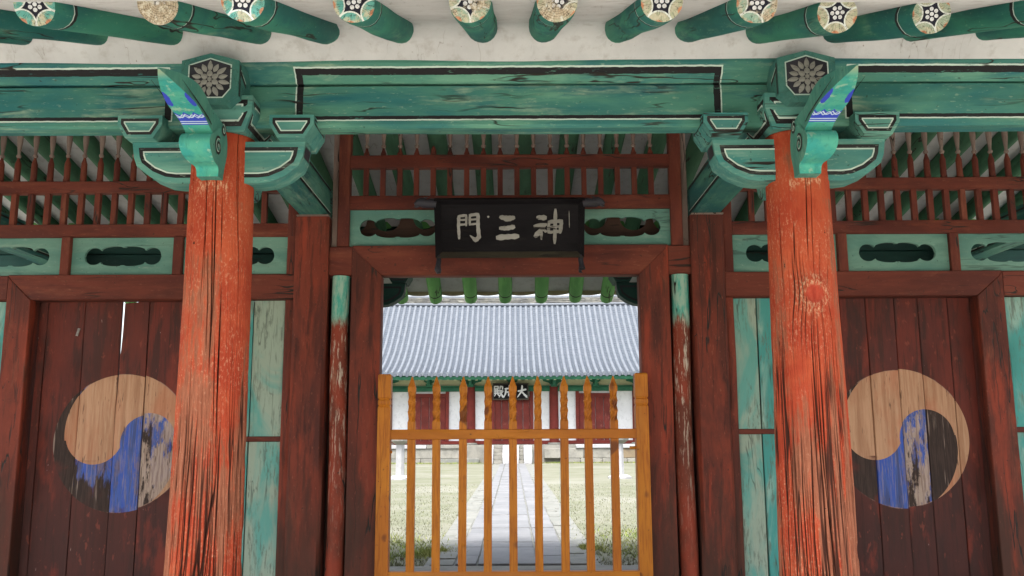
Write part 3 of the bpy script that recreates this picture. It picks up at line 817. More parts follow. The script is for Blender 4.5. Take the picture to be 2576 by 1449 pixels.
place_me('column', column_mesh('column', 202, .182, .146, ZCOL, [(FT+.005, E(.64), .040)], 0.0), gate, (SX, YF, 0), 'furrowed vermilion column right of the doorway, with a round knot')
mb = MB().sweep([(0, 0, z) for z in np.linspace(0, ZCOL, 8)], [.175 - .03*i/7 for i in range(8)], 24)
cp = mb.mesh('column', M['pillar'])
for (x, y) in ((-SX, YR), (SX, YR), (-XE, YF), (XE, YF), (-XE, YR), (XE, YR)):
    place_me('column', cp, gate, (x, y, 0))
# column foot stones
fs_ = MB().sweep([(0, 0, 0), (0, 0, .05), (0, 0, .09)], [.3, .29, .25], 20).mesh('base_stone', M['stone'])
for x in (-SX, SX):
    for y in (YF, YR): place_me('base_stone', fs_, gate, (x, y, 0.01))

# pillars of the middle row
ZPIL = E(1.535)
for x in (-XE, -SX + .01, SX - .01, XE):
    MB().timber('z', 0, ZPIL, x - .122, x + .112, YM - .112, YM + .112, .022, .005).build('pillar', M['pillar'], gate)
    mt = MB()
    if abs(x) < 2:
        MB().timber('x', x - .112, x + .112, YM - .125, YM + .12, ZPIL + .001, ZPIL + .012, .002, .002).build('pillar_cap', M['grey_spindle'], gate)

# long beams over the front and rear columns
BXL = 4.95
def long_beams(yc, front, mat, mat2):
    sg = 1 if front else -1
    # lower beam
    y0, y1 = sorted((yc - sg*.06, yc + sg*.06))
    MB().timber('x', -BXL, BXL, y0, y1, E(1.484), E(1.703), .012, .003, 120).build('beam', mat, gate)
    # octagonal purlin above it
    c = lambda dy: yc + sg*dy
    poly = [(c(-.06), E(1.705)), (c(-.135), E(1.780)), (c(-.135), E(1.90)), (c(-.06), E(1.97)), (c(.06), E(1.97)), (c(.135), E(1.90)), (c(.135), E(1.78)), (c(.06), E(1.705))]
    rings = [[(x, p[0] + (vnoise(x*1.3+k*7, k*1.1, 61) - .5)*.006, p[1] + (vnoise(x*1.3+k*5, k*2.1, 62) - .5)*.006) for k, p in enumerate(poly)] for x in np.linspace(-BXL, BXL, 100)]
    MB().rings(rings).build('purlin', mat2, gate, smooth=25)
long_beams(YF, True, M['beam'], M['beam'])
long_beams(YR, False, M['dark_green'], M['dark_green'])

# plaster between the rafters, cove above the purlin
def ceiling(front):
    sg = 1 if front else -1
    yc = YF if front else YR
    prof = [(-.130, 1.782), (-.16, 1.825), (-.20, 1.862), (-.26, 1.890), (-.34, 1.880), (-.52, 1.806), (-.95, 1.630), (-1.63, 1.350)]
    if not front: prof[-1] = (-1.20, 1.527)
    xs = np.linspace(-5.0, 5.0, 81)
    mb = MB(); n = len(prof)
    vs = []
    for x in xs:
        for i, (dy, dz) in enumerate(prof):
            vs.append((x, yc + sg*dy, E(dz + (vnoise(x*1.7, i*.7, 71) - .5)*.014)))
    m = len(vs)
    vs += [(a, b, c + .03) for a, b, c in vs]
    fs = []
    for i in range(len(xs)-1):
        for k in range(n-1):
            q = (i*n+k, (i+1)*n+k, (i+1)*n+k+1, i*n+k+1); fs += [q, tuple(m+j for j in reversed(q))]
        fs += [(i*n, m+i*n, m+(i+1)*n, (i+1)*n), (i*n+n-1, (i+1)*n+n-1, m+(i+1)*n+n-1, m+i*n+n-1)]
    mb.add(vs, fs).build('plaster_ceiling', M['plaster'], gate, smooth=60)
ceiling(True); ceiling(False)
def inner_ceiling(front):
    sg = 1 if front else -1
    yc = YF if front else YR
    a, b = (yc + sg*.12, E(1.94)), (YM - sg*.02, E(2.335))
    mb = MB().prism([a, b, (b[0], b[1]+.03), (a[0], a[1]+.03)], 'x', -5, 5)
    mb.build('plaster_ceiling', M['plaster'], gate, smooth=0)
inner_ceiling(True); inner_ceiling(False)
# roof body over everything
rp = [(2.55, E(1.43)), (3.9, E(1.96)), (YF, E(2.02)), (YM, E(3.02)), (YR, E(2.02)), (12.5-3.9, E(1.96)), (9.51, E(1.60)), (9.53, E(1.72)), (YR, E(2.42)), (YM, E(3.5)), (YF, E(2.42)), (2.5, E(1.60))]
MB().prism(rp, 'x', -5.05, 5.05).build('roof', M['gate_roof'], gate, smooth=0)

# round eave rafters, local z from the end face inwards
SL = math.atan(0.411)
def log_mesh(name, mats, seed, L=1.5, r=RR, amp=.004):
    mb = MB(); n, N = 22, 16; vs = []
    for i in range(N+1):
        z = L*i/N
        for k in range(n):
            a = 2*math.pi*k/n
            q = r*(1 + .03*(i/N)) + (vnoise(math.cos(a)*1.3+5, z*2.5+math.sin(a)*1.3+7, seed) - .5)*amp*2
            if i == 0: q -= .004
            vs.append((q*math.cos(a), q*math.sin(a), z if i else 0.0))
    mb.add(vs, [(n*i+k, n*(i+1)+k, n*(i+1)+(k+1) % n, n*i+(k+1) % n) for i in range(N) for k in range(n)], 0)
    mb.f.append(list(range(n))); mb.m.append(1)
    return mb.mesh(name, mats, smooth=45)
logs = [log_mesh('rafter', [M['rafter'], M['rafter_end']], 300+i) for i in range(4)]
fx = [-1.61, -1.19, -.868, -.518, -.124, .169, .528, .862, 1.197, 1.565]
xs = [-1.61 - .355*k for k in range(9, 0, -1)] + fx + [1.565 + .36*k for k in range(1, 10)]
FRONT = {-1.61: (2.72, 0, 0, 1), -1.19: (2.72, 0, .9, 1), -.868: (2.62, 0, .1, 1), -.518: (2.70, 0, .15, 1), -.124: (2.70, 0, .55, .6),
         .169: (2.70, 0, .7, 0), .528: (2.72, 0, 0, 0), .862: (2.75, -.005, .5, .6), 1.197: (2.90, -.028, 0, 0), 1.565: (2.95, -.030, 0, .3)}
for i, x in enumerate(xs):
    ye, dz, ba, ti = FRONT.get(x, (2.78 + random.uniform(-.05, .05), 0, random.random()*.6, random.random()))
    p0 = Vector((x*.955, ye, E(1.456 + .411*(ye - 2.87) + dz))); p1 = Vector((x, 4.05, E(1.456 + .411*(4.05 - 2.87) + dz*.3)))
    o = place_me('rafter', logs[i % 4], gate, p0)
    o['bare'] = float(ba); o['tint'] = float(ti)
    q = (p1 - p0).to_track_quat('Z', 'Y')
    o.rotation_euler = (q.to_matrix() @ Matrix.Rotation(random.uniform(0, 6.28), 3, 'Z')).to_euler()
lr = [log_mesh('rafter', [M['rafter_rear'], M['rafter_rear']], 320+i) for i in range(3)]
rx = [XY(v, 765, 9.46) for v in (1095, 1183, 1270, 1360, 1445, 1525)]
st = .362
rxs = [rx[0] - st*k for k in range(10, 0, -1)] + rx + [rx[-1] + st*k for k in range(1, 11)]
for i, x in enumerate(rxs):
    ye = 9.46 + random.uniform(-.02, .02)
    o = place_me('rafter', lr[i % 3], gate, (x, ye, E(1.456)))
    o.rotation_euler = (math.pi/2 - SL, 0, 0)
# inner rafters of the rear slope, seen through the lattice
SI = math.atan(.195)
li = [log_mesh('rafter', [M['green_inner'], M['green_inner']], 340+i, 2.05) for i in range(3)]
for i, x in enumerate(np.arange(-4.62, 4.7, .335)):
    o = place_me('rafter', li[i % 3], gate, (x + .05 + random.uniform(-.01, .01), YR - .02, E(1.900)))
    o.rotation_euler = (math.pi/2 - SI, 0, 0)
# scalloped board along the rear eave
mb = MB(); top, bot = [], []
for i in range(401):
    x = -5 + i*.025
    top.append((x, E(1.565))); bot.append((x, E(1.512) - .024*abs(math.sin(math.pi*(x - rx[0])/.362))))
eb = MB(); eb.prism(bot + top[::-1], 'y', 9.47, 9.50).build('eave_board', M['eave_board'], gate, smooth=0)

# ------------------------------------------------------------------ brackets on the column heads
GM = [M['green_arm'], M['black'], M['white'], M['green_end'], M['carved'], M['silver']]
def bracket(x, yc, front, mats, detailed=True):
    sg = 1 if front else -1      # toward the viewer is -y for the front row
    Yc = lambda dy: yc + sg*dy
    br = node('bracket', gate, (x, yc, ZCOL))
    # boat-shaped arm along the beam
    half = [(.417, 1.408), (.405, 1.330), (.389, 1.288), (.325, 1.238), (.255, 1.208), (.20, 1.201)]
    poly = [(x + a, E(b)) for a, b in half] + [(x - a, E(b)) for a, b in reversed(half)]
    mb = MB().prism(poly, 'y', Yc(-.075), Yc(.065))
    m2 = MB().prism(poly, 'y', Yc(-.075), Yc(.065))
    for (i0, i1, mt, e) in ((.028, .046, 1, .0020), (.046, .053, 2, .0021)):
        mb.outline(poly, i0, i1, 'y', Yc(-.075 - e), mt)
        mb.outline(poly, i0, i1, 'y', Yc(.065 + e), mt)
    for s2 in (-1, 1):       # small flower on the end grain
        xe = x + s2*.4175
        mb.add([(xe, Yc(-.055), E(1.39)), (xe, Yc(.045), E(1.39)), (x+s2*.4085, Yc(.045), E(1.335)), (x+s2*.4085, Yc(-.055), E(1.335))], [(0, 1, 2, 3)], 4)
        for a in [(0, 0)] + [(math.cos(k*math.pi/3)*.018, math.sin(k*math.pi/3)*.02) for k in range(6)]:
            zc_, yc_ = E(1.362) + a[1], Yc(-.005) + a[0]
            ex = lambda z: x + s2*(.4182 - (E(1.408) - z)*.154 + .001)
            mb.add([(ex(zc_ + .007*math.sin(q)), yc_ + .0065*math.cos(q), zc_ + .008*math.sin(q)) for q in np.linspace(0, 6.28, 9)[:-1]], [list(range(8))], 5)
    mb.build('bracket_arm', mats, br, bevel=0.0)
    # bearing blocks on the arm ends
    for s2 in (-1, 1):
        cx = x + s2*.362
        bp = [(cx-.106, E(1.522)), (cx-.106, E(1.475)), (cx-.066, E(1.4095)), (cx+.066, E(1.4095)), (cx+.106, E(1.475)), (cx+.106, E(1.522))]
        sb = MB().prism(bp, 'y', Yc(-.135), Yc(.125))
        for (i0, i1, mt, e) in ((.016, .030, 1, .0018), (.030, .036, 2, .0019)):
            for yy in (Yc(-.135 - e), Yc(.125 + e)): sb.outline(bp, i0, i1, 'y', yy, mt)
        # painted frame on the side toward the bay
        xs_ = cx + s2*.1062
        sp_ = [(Yc(-.115), E(1.512)), (Yc(-.115), E(1.48)), (Yc(.10), E(1.48)), (Yc(.10), E(1.512))]
        sb.outline(sp_, 0, .010, 'x', xs_ + s2*.0012, 1)
        sb.build('bearing_block', mats, br, bevel=0.0)
    # capital block
    cpoly = [(x-.185, E(1.60)), (x-.185, E(1.535)), (x-.135, E(1.4375)), (x+.135, E(1.4375)), (x+.185, E(1.535)), (x+.185, E(1.60))]
    cb = MB(); b0, b1 = Yc(-.19), Yc(.19)
    def ring(z, h): return [(x-h, yc-h, z), (x+h, yc-h, z), (x+h, yc+h, z), (x-h, yc+h, z)]
    cb.rings([ring(E(1.4375), .138), ring(E(1.528), .187), ring(E(1.60), .187)])
    fr = lambda h0: h0
    def face_pt(a, z, side):
        h = .138 + (.187-.138)*min(max((z - E(1.4375))/(.0905), 0), 1) + .0018
        return {'f': (x + a, yc - sg*h, z), 'l': (x - h, yc + a, z), 'r': (x + h, yc + a, z)}[side]
    def wl(z): return .138 + (.187-.138)*min(max((z - E(1.4375))/(.0905), 0), 1)
    for side in 'flr':
        for (i0, i1, mt) in ((.022, .042, 1), (.042, .050, 2)):
            zs = [E(1.60), E(1.528), E(1.4375)]
            def loop(i):
                zt, zm, zb_ = E(1.60) - i, E(1.528), E(1.4375) + i
                k = [(-(wl(zt)-i), zt), (-(wl(zm)-i), zm - i*.4), (-(wl(zb_)-i*1.0), zb_), (wl(zb_)-i, zb_), (wl(zm)-i, zm - i*.4), (wl(zt)-i, zt)]
                return [face_pt(a, z, side) for a, z in k]
            A, B = loop(i0), loop(i1)
            cb.add(A + B, [(i, (i+1) % 6, 6+(i+1) % 6, 6+i) for i in range(6)], mt)
    cb.build('capital_block', mats, br, smooth=0)
    if not detailed: return br
    # beam end with the carved flower
    fz = E(1.658); hp = [(0, .128), (.135, .092), (.135, -.085), (.085, -.128), (-.085, -.128), (-.135, -.085), (-.135, .092)]
    P_ = [(x + a, fz + b) for a, b in hp]
    yf = Yc(-.245)
    eb_ = MB().prism(P_, 'y', yf, Yc(-.02))
    pin = [(x, fz+.098), (x+.096, fz+.066), (x+.096, fz-.045), (x+.062, fz-.088), (x-.062, fz-.088), (x-.096, fz-.045), (x-.096, fz+.066)]
    eb_.add([(a, yf - sg*.0016, b) for a, b in pin], [list(range(7))], 4)
    eb_.outline(pin, -.006, 0, 'y', yf - sg*.0020, 2)
    for s2 in (-1, 1):     # black line with a white edge round the side face
        sd_ = [(yf + sg*.012, fz+.075), (yf + sg*.03, fz+.075), (yf + sg*.03, fz-.078), (yf + sg*.012, fz-.078)]
        eb_.add([(x + s2*.1365, a, b) for a, b in sd_], [(0, 1, 2, 3)], 1)
        sd_ = [(yf + sg*.03, fz+.05), (yf + sg*.11, fz+.012), (yf + sg*.11, fz-.008), (yf + sg*.03, fz+.03)]
        eb_.add([(x + s2*.1367, a, b) for a, b in sd_], [(0, 1, 2, 3)], 1)
        sd_ = [(yf + sg*.03, fz+.059), (yf + sg*.11, fz+.021), (yf + sg*.11, fz+.014), (yf + sg*.03, fz+.052)]
        eb_.add([(x + s2*.1368, a, b) for a, b in sd_], [(0, 1, 2, 3)], 2)
    endo = eb_.build('beam_end', [M['green_end'], M['black'], M['white'], M['green_end'], M['carved'], M['silver']], br, bevel=0.0)
    fl = MB()
    def petal(a, r0, r1, w, h):
        pts = []
        for q in np.linspace(0, 1, 7):
            ww = w*math.sin(math.pi*q**.85)**.8 if 0 < q < 1 else 0
            pts.append((r0 + (r1-r0)*q, ww))
        out = [(r, ww) for r, ww in pts] + [(r, -ww) for r, ww in pts[1:-1][::-1]]
        ca, sa = math.cos(a), math.sin(a)
        top = [(x + (r*ca - ww*sa)*.97, yf - sg*(.0025 + h), fz - .002 + (r*sa + ww*ca)*.93) for r, ww in out]
        mid = (x + (r0+r1)/2*ca*.97, yf - sg*(.0060 + h), fz - .002 + (r0+r1)/2*sa*.93)
        n = len(top)
        fl.add(top + [mid], [(i, (i+1) % n, n) for i in range(n)])
    for k in range(6): petal(k*math.pi/3 + math.pi/2, .012, .050, .0145, .001)
    for k in range(14):
        a = k*2*math.pi/14 + .22
        petal(a, .042, .101 if k % 2 else .090, .0125, 0)
    fl.sweep([(x, yf - sg*.001, fz-.002), (x, yf - sg*.007, fz-.002)], [.011, .009], 12)
    fl.build('flower_carving', M['silver'], br, smooth=0)
    # wing carving that curls up toward the viewer
    fr_ = [(-.21, 1.196), (-.222, 1.236), (-.300, 1.240), (-.360, 1.258), (-.392, 1.285), (-.396, 1.315), (-.375, 1.345), (-.345, 1.358), (-.385, 1.376), (-.46, 1.396), (-.57, 1.412), (-.68, 1.428), (-.77, 1.443), (-.83, 1.458)]
    bk = [(-.13, 1.196), (-.13, 1.25), (-.13, 1.30), (-.15, 1.36), (-.17, 1.40), (-.19, 1.425), (-.22, 1.44), (-.27, 1.455), (-.36, 1.468), (-.46, 1.495), (-.57, 1.505), (-.68, 1.496), (-.77, 1.480), (-.835, 1.462)]
    wd = [.050, .053, .060, .067, .069, .069, .068, .063, .059, .061, .062, .046, .024, .003]
    def spl(P, k=4):
        P = [P[0]] + list(P) + [P[-1]]; out = []
        for i in range(1, len(P)-2):
            p0, p1, p2, p3 = [np.atleast_1d(np.array(q, float)) for q in P[i-1:i+3]]
            for j in range(k):
                t_ = j/k
                out.append(.5*((2*p1) + (p2-p0)*t_ + (2*p0-5*p1+4*p2-p3)*t_**2 + (3*p1-p0-3*p2+p3)*t_**3))
        out.append(np.atleast_1d(np.array(P[-2], float)))
        return out
    fr_ = [tuple(q) for q in spl(fr_)]; bk = [tuple(q) for q in spl(bk)]; wd = [max(float(q[0]), .002) for q in spl(wd)]
    wm = MB(); n = len(fr_); vs = []
    for i in range(n):
        w = wd[i]
        for (pt, s2) in ((fr_[i], -1), (fr_[i], 1), (bk[i], 1), (bk[i], -1)):
            vs.append((x + s2*w, Yc(pt[0]), E(pt[1])))
    fs = []
    for i in range(n-1):
        fs.append((4*i, 4*i+1, 4*(i+1)+1, 4*(i+1)))
    wm.add(vs, fs)
    fs = [(4*i+k, 4*i+(k+1) % 4, 4*(i+1)+(k+1) % 4, 4*(i+1)+k) for i in range(n-1) for k in (1, 2, 3)]
    b_ = len(wm.v) - len(vs)
    for f in fs + [(0, 3, 2, 1), (4*n-4, 4*n-3, 4*n-2, 4*n-1)]: wm.f.append([b_ + q for q in f]); wm.m.append(3)
    # scrolls on the sides
    for s2 in (-1, 1):
        px_ = x + s2*.0712
        def pl(a, b, h): return (px_, Yc(a), E(b))
        for (ca, cb_, r, tn, dirn) in ((-.285, 1.315, .047, 1.45, 1), (-.225, 1.415, .036, 1.3, -1)):
            pts, pts2 = [], []
            for q in np.linspace(0, 1, 26):
                rr_ = r*(1 - .78*q); an = dirn*(q*tn*2*math.pi) + (1.2 if dirn > 0 else 2.2)
                pts.append((ca + rr_*math.cos(an), cb_ + rr_*math.sin(an)))
                pts2.append((ca + (rr_-.009)*math.cos(an), cb_ + (rr_-.009)*math.sin(an)))
            wm.ribbon(pts, .011, pl, 1)
            px_ += s2*.0004
            wm.ribbon(pts2, .005, pl, 2)
        px_ = x + s2*.0645
        ln = [(-.74, 1.449), (-.6, 1.432), (-.5, 1.418), (-.42, 1.405), (-.37, 1.39)]
        wm.ribbon(ln, [.002, .006, .009, .009, .006], pl, 1)
    me = wm.mesh('wing_carving', [M['wing'], M['black'], M['white'], M['green_side']], smooth=42)
    uvl = me.uv_layers.new(name='UVMap')
    L = [0.0]
    for i in range(n-1): L.append(L[-1] + math.hypot(fr_[i+1][0]-fr_[i][0], fr_[i+1][1]-fr_[i][1]))
    for lp in me.loops:
        co = me.vertices[lp.vertex_index].co
        best, bi = 9, 0
        for i in range(n):
            for pt in (fr_[i], bk[i]):
                d = abs(Yc(pt[0]) - co.y) + abs(E(pt[1]) - co.z)
                if d < best: best, bi = d, i
        isfront = True
        v = 1 - L[bi]/L[-1]
        if not isfront: v = v if v < .2 else .75
        uvl.data[lp.index].uv = ((co.x - x)/(2*.062) + .5, v)
    o = bpy.data.objects.new('wing_carving', me); link(o, br)
    # carved inner end below the tie beam
    ip = [(.16, 1.20), (.24, 1.165), (.30, 1.175), (.34, 1.205), (.40, 1.20), (.46, 1.235), (.5, 1.30), (.5, 1.36), (.15, 1.36)]
    ib = MB().prism([(Yc(a), E(b + .03)) for a, b in ip], 'x', x - .055, x + .055)
    for s2 in (-1, 1):
        def pl(a, b, h, s2=s2): return (x + s2*(.0562), Yc(a), E(b))
        for (ca, cb_) in ((.29, 1.235), (.40, 1.265)):
            ib.ribbon([(ca + .026*math.cos(q), cb_ + .026*math.sin(q)) for q in np.linspace(3.3, 7.2, 10)], .012, pl, 1)
    ib.build('inner_carving', mats, br)
    return br
for x in (-SX, SX, -XE, XE):
    bracket(x, YF, True, GM)
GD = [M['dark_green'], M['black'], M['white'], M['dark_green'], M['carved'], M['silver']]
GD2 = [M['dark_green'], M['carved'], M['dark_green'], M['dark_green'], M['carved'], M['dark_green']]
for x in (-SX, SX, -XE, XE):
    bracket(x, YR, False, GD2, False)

# tie beams from the outer columns to the pillars
def tie(x, y0, y1, mat):
    mb = MB().timber('y', y0, y1, x - .10, x + .10, E(1.548), E(1.80), .02, .004)
    for s2 in (-1, 1):
        for (za, zb, mt, e) in ((1.575, 1.592, 1, .0055), (1.592, 1.598, 2, .0057), (1.75, 1.766, 1, .0055)):
            xx = x + s2*(.10 + e)
            mb.add([(xx, y0+.02, E(za)), (xx, y1-.02, E(za)), (xx, y1-.02, E(zb)), (xx, y0+.02, E(zb))], [(0, 1, 2, 3)], mt)
    mb.build('tie_beam', mat, gate)
for x in (-XE, -SX, SX, XE):
    tie(x, YF + .21, YM + .05, [M['green_y'], M['black'], M['white']])
    tie(x, YM + .06, YR - .21, [M['green_y'], M['black'], M['white']])

# ------------------------------------------------------------------ middle wall, centre bay
FY = 6.17                                  # front face of the heavy frame
ZL0, ZL1 = E(1.118), E(1.330)              # centre lintel
JI, JO = .905, 1.112
lint = [(-JO, ZL1), (-JO + .03, ZL1 - .045), (-JI, ZL0), (JI, ZL0), (JO - .03, ZL1 - .045), (JO, ZL1)]
MB().prism(lint, 'y', FY, FY + .13).build('lintel', M['red_x'], gate, bevel=.005)
for s in (-1, 1):
    jp = [(s*JI, .02), (s*(JI), ZL0 - .0015), (s*(JO - .0315), ZL1 - .0465), (s*(JO - .0015), ZL1 - .003), (s*JO, ZL1 - .005), (s*JO, .02)]
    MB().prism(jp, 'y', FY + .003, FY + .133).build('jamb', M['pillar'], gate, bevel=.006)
    # stub of the lintel between jamb and pillar
    a, b = sorted((s*(JO + .003), s*1.275))
    MB().timber('x', a, b, FY + .012, FY + .11, ZL0 + .002, ZL1 - .004, .006, .002).build('lintel_stub', M['red_x'], gate)
    # peeling round post
    pts = [(s*1.19 + .006*math.sin(z*3+s), FY + .05, z) for z in np.linspace(.02, ZL0 - .002, 26)]
    MB().sweep(pts, [.058 + .006*vnoise(z*2.1, s+2.5, 88) for z in np.linspace(0, 4, 26)], 20).build('round_post', M['post'], gate)
    a, b = sorted((s*1.10, s*1.30))
    MB().timber('z', .02, ZL0, a, b, FY + .135, FY + .16, .003, .001).build('gap_blackout_board', M['brown'], gate)  # added dark board, makes the gaps beside the post look black
    # upright beside the lattice
    a, b = sorted((s*1.142, s*1.226))
    MB().timber('z', ZL1 - .003, E(2.35), a, b, FY + .01, FY + .09, .006, .002).build('lattice_post', M['red_z'], gate)
    a, b = sorted((s*1.228, s*1.272))
    MB().timber('z', ZL1 - .003, E(2.35), a, b, FY + .05, FY + .075, .004, .002).build('side_board', M['green_panel' if 0 else 'grey_spindle'], gate)
MB().timber('x', -JI, JI, FY + .02, FY + .12, .02, .34, .012, .003).build('threshold', M['pillar'], gate)

# transom panel with cloud-shaped cutouts
def cloud(dx):
    a = abs(dx)
    v = 0
    if a < .155: v = max(v, .034 + .043*math.sqrt(max(0, 1 - ((a - .055)/.112)**2)) if a > .012 else .034 + .043*.80)
    if abs(a - .207) < .066: v = max(v, math.sqrt(max(0, .066**2 - (a - .207)**2)))
    return v
def cut_panel(name, x0, x1, z0, z1, y0, y1, centres, mat, parent, zo=0.0, sc=1.0):
    xs = set(np.linspace(x0, x1, 12))
    for c in centres:
        xs |= set(c + sc*np.linspace(-.2735, .2735, 72))
    xs = sorted(q for q in xs if x0 <= q <= x1)
    zc = (z0 + z1)/2 + zo
    def cut(q):
        for c in centres:
            if abs(q - c) <= .2735*sc + 1e-6: return sc*cloud((q - c)/sc)
        return 0
    mb = MB(); H = [cut(q) for q in xs]
    for i in range(len(xs)-1):
        a, b, ha, hb = xs[i], xs[i+1], H[i], H[i+1]
        if ha < 1e-5 and hb < 1e-5:
            mb.add([(a, y0, z0), (b, y0, z0), (b, y0, z1), (a, y0, z1), (a, y1, z0), (b, y1, z0), (b, y1, z1), (a, y1, z1)], [(0, 1, 2, 3), (7, 6, 5, 4)])
        else:
            for (la, lb, ta, tb) in ((z0, z0, zc - ha*.9, zc - hb*.9), (zc + ha, zc + hb, z1, z1)):
                mb.add([(a, y0, la), (b, y0, lb), (b, y0, tb), (a, y0, ta), (a, y1, la), (b, y1, lb), (b, y1, tb), (a, y1, ta)],
                       [(0, 1, 2, 3), (7, 6, 5, 4), (3, 2, 6, 7), (0, 4, 5, 1)])
    o = mb.build(name, mat, parent, smooth=0)
    return o
cut_panel('transom_panel', -1.142, 1.142, ZL1 + .002, E(1.598), FY + .05, FY + .075, [-.80, 0, .80], M['green_panel'], gate)
# brown scalloped board some way behind the centre panel
mb = MB(); tp = []
for q in np.linspace(-1.2, 1.2, 160):
    zz_ = E(1.595)
    for (c_, r_) in ((.62, .085), (.90, .10), (.34, .08), (.06, .08), (1.16, .12)):
        dd_ = abs(abs(q) - c_)
        if dd_ < r_: zz_ = min(zz_, E(1.565) - math.sqrt(r_*r_ - dd_*dd_)*.9)
    tp.append((q, zz_))
MB().prism([(-1.2, E(1.2)), (1.2, E(1.2))] + tp[::-1], 'y', FY + .19, FY + .215).build('scalloped_board', M['brown'], gate, smooth=0)

# lattice screens
def baluster_mesh(zb, zr, zt, broken=False):
    """square shaft through the middle rail, pointed red head, bead, grey spindle above; zb bottom, zr top of middle rail"""
    mb = MB()
    w = .0185
    def sq(z, h): return [(-h, -h, z), (h, -h, z), (h, h, z), (-h, h, z)]
    mb.rings([sq(zb, w), sq(zr - .05, w), sq(zr + .02, w*.95)], 0)
    def circ(z, r): return [(r*math.cos(a), r*math.sin(a), z) for a in np.linspace(0, 2*math.pi, 11)[:-1]]
    if broken:
        mb.rings([circ(zr + .015, .021), circ(zr + .05, .018), circ(zr + .075, .006)], 0)
        return mb.mesh('baluster', [M['red_z'], M['grey_spindle']], smooth=50)
    zb_ = zt
    mb.rings([circ(zr + .015, .022), circ(zb_ - .06, .021), circ(zb_ - .035, .013), circ(zb_ - .016, .0085)], 0)
    mb.rings([circ(zb_ - .016, .009), circ(zb_ - .008, .0165), circ(zb_ + .004, .0175), circ(zb_ + .014, .010), circ(zb_ + .05, .0135), circ(zb_ + .11, .020), circ(zb_ + .22, .021)], 1)
    return mb.mesh('baluster', [M['red_z'], M['grey_spindle']], smooth=50)
def lattice(x0, x1, zl0, zl1, zm0, zm1, zbead, positions, broken=None):
    lt = node('lattice_screen', gate, ((x0+x1)/2, FY + .05, zl0))
    MB().timber('x', x0, x1, FY + .02, FY + .085, zl0, zl1, .006, .002).build('lower_rail', M['red_x'], lt)
    MB().timber('x', x0, x1, FY + .015, FY + .085, zm0, zm1, .006, .002).build('middle_rail', M['red_x'], lt)
    me = baluster_mesh(zl1 - .01, zm1, zbead)
    me_b = baluster_mesh(zl1 - .01, zm1, zbead, True)
    for i, x in enumerate(positions):
        bx = broken is not None and i == broken
        o = bpy.data.objects.new('baluster', me_b if bx else me); link(o, lt, (x, FY + .05, 0))
        if bx: o['label'] = 'broken short baluster'
        o.rotation_euler = (0, 0, random.uniform(-.05, .05))
    return lt
cx = [XY(923 + 42.1*i, 455, FY + .05) for i in range(18)]
lattice(-1.142, 1.142, E(1.60), E(1.698), E(1.905), E(1.998), E(2.072), cx, 4)

